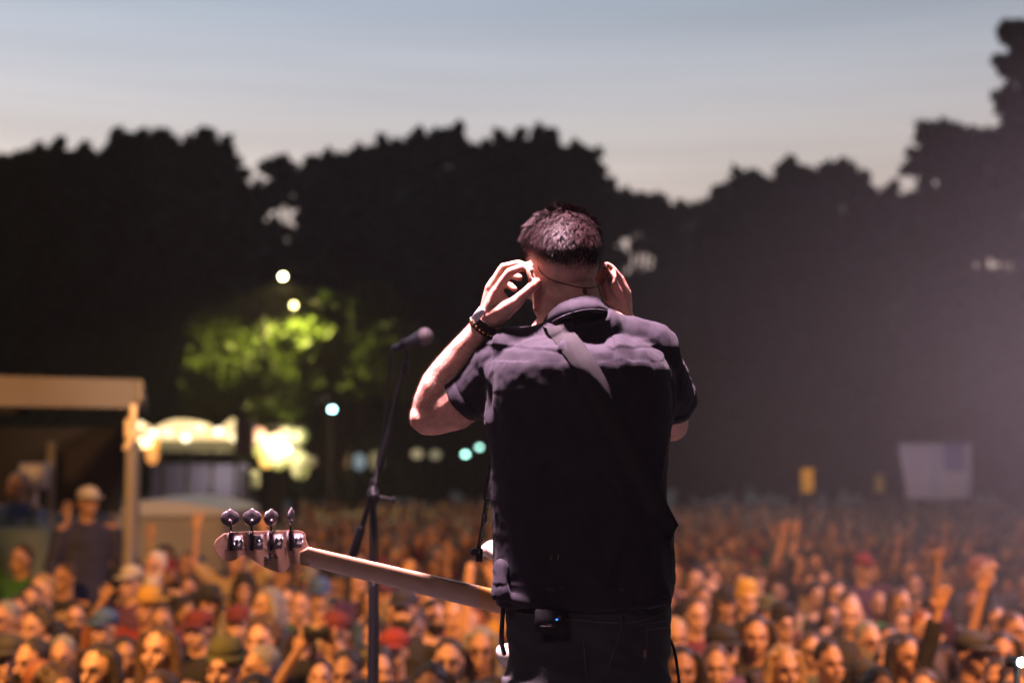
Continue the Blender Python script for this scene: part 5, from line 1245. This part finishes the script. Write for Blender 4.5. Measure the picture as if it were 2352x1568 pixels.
while y < 50:
    hwid = y * .365 + .5; stp = .50 + max(0, y - 12) * .002
    x = -hwid + rr.uniform(0, .4)
    while x < hwid:
        xx, yy = x + rr.uniform(-.14, .14), y + rr.uniform(-.17, .17)
        u_ = 1176 + FPX * xx / yy
        ok = not near(xx, yy, .33)
        if yy > 11.2 and u_ < 310 and yy < 16: ok = False
        if 17 < yy < 21.5 and u_ < 520: ok = False
        if yy > 31 and u_ < 720: ok = False
        if ok: cand.append((xx, yy, u_)); HASH.setdefault((int(xx // 1), int(yy // 1)), []).append((xx, yy))
        x += stp * rr.uniform(.92, 1.15)
    y += .58 + max(0, y - 12) * .003
cand.sort(key=lambda c: c[1])
TW = [('black', 30), ('charcoal', 14), ('navy', 10), ('grey', 7), ('white', 2), ('maroon', 6), ('red', 3), ('olive', 5), ('green', 2), ('tan', 4), ('yellow', 1), ('blue', 4), ('brown', 8), ('plum', 5), ('cream', 2), ('teal', 3)]
def pick(w): 
    s = rr.uniform(0, sum(b_ for a, b_ in w))
    for a, b_ in w:
        s -= b_
        if s <= 0: return a
    return w[0][0]
rest = []
PD = {'down': '', 'rup': ' and one arm raised', 'point': ' pointing upward', 'both': ' and both arms raised', 'phone': ' holding a phone up', 'cheek': ' and a hand at the chin'}
for (xx, yy, u_) in cand:
    if NP >= 298 or (1170 < u_ < 1520 and yy > 6.5): rest.append((xx, yy)); continue
    row = 'near' if yy < 9 else 'mid' if yy < 14 else 'farther'
    for tr_ in range(60):
        pose = pick([('down', 62), ('rup', 5), ('point', 3), ('both', 3), ('phone', 6), ('cheek', 9)]); hair = pick([(None, 5), ('short', 42), ('bushy', 14), ('long', 14), ('waves', 12), ('bun', 6)])
        hc = pick([('dark', 52), ('brown', 34), ('blond', 6), ('grey', 5), ('ginger', 4), ('white', 1)]); hat = pick([(None, 80), ('cap', 12), ('beanie', 4), ('brim hat', 2), ('bandana', 2)])
        hatc = pick(TW); beard = pick([(None, 68), ('beard', 24), ('long beard', 5)]) if hair in (None, 'short', 'bushy') else None; tc = pick(TW); top = pick([('tee', 60), ('long', 40)])
        lab = 'person in %s %s with %s%s, %s, %s rows' % (tc, 'hoodie' if top == 'long' else 't-shirt', ('%s %s' % (hatc, hat)) if hat else (HDESC[hair] % hc if hair else 'shaved head'), PD[pose], side(u_, 0), row)
        if lab not in seen and len(lab.split()) <= 16: break
    seen.add(lab)
    t_ = person(xx, yy, rr.uniform(.93, 1.07), -math.atan2(-xx, yy - 1) * -1 + rr.gauss(0, .36), pose, hair, hc, hat, hatc, beard, top, tc, pick([(0, 30), (1, 28), (2, 25), (3, 12), (4, 7)]), lab, pick([('navy', 3), ('black', 3), ('charcoal', 2), ('tan', 1)]), lean=rr.gauss(0, .06))
    if pose == 'phone': phone(t_, 'dark phone held up by the %s' % lab.replace('person in ', '').split(' with')[0] + ' wearer, ' + side(u_, 0) + ', ' + row + ' rows')
print('individual people', NP, 'mass', len(rest))

# the far crowd, too many to count, as one mass of heads, shoulders and raised arms
def base_person(pose):
    m = MB()
    m.ell((0, -.005, 1.64), (.080, .095, .118), None, 10, 7, 0)
    m.ell((0, .030, 1.675), (.090, .098, .100), None, 10, 6, 1)
    m.tube([(0, 0, .45), (0, .01, 1.0), (0, .01, 1.36), (0, .01, 1.45), (0, .01, 1.54)], [.15, .17, .19, .12, .055], 10, 2, round_=False)
    if pose == 1: m.tube([(-.20, 0, 1.42), (-.30, -.05, 1.62), (-.26, -.1, 1.98)], [.05, .034, .026], 7, 0)
    if pose == 2:
        for s in (-1, 1): m.tube([(s * .20, 0, 1.42), (s * .34, -.05, 1.62), (s * .28, -.1, 1.92)], [.06, .042, .036], 7, 0)
    V = np.array([tuple(v) for v in m.v]); return V, m.f, m.m
BP = [base_person(k) for k in range(3)]
mV = []; mF = []; mM = []; off = 0
smats = SKINS[:4] + [HM_[k] for k in ('dark', 'brown', 'blond', 'grey')] + [CM_[k] for k in CC_]
cl = list(CC_)
for (xx, yy) in rest:
    V, F, M = BP[pick([(0, 86), (1, 9), (2, 5)])]; s = rr.uniform(.92, 1.07); a = rr.gauss(0, .3) + math.atan2(xx, yy); ca, sa = math.cos(a), math.sin(a)
    P_ = V * s; P_ = np.stack([P_[:, 0] * ca - P_[:, 1] * sa + xx, P_[:, 0] * sa + P_[:, 1] * ca + yy, P_[:, 2]], 1); P_ += np.random.normal(size=P_.shape) * .004
    sk = rr.randrange(4); hh = 4 + pick([(0, 9), (1, 5), (2, 1), (3, 1)]); tt = 8 + cl.index(pick(TW))
    if rr.random() < .14: hh = 8 + cl.index(pick(TW))
    mV.append(P_); mF += [tuple(i + off for i in f) for f in F]; mM += [(sk, hh, tt)[k] for k in M]; off += len(V)
me = bpy.data.meshes.new('far_crowd'); me.from_pydata(np.concatenate(mV).tolist(), [], mF); me.polygons.foreach_set('material_index', mM); me.polygons.foreach_set('use_smooth', [True] * len(mF)); me.update()
fc = link('far_crowd', me, smats); tag(fc, kind='stuff')

#@@FINAL
for r_ in ROOTS:
    for c in r_.children: c.matrix_parent_inverse = (Matrix.Translation(r_.location)).inverted()
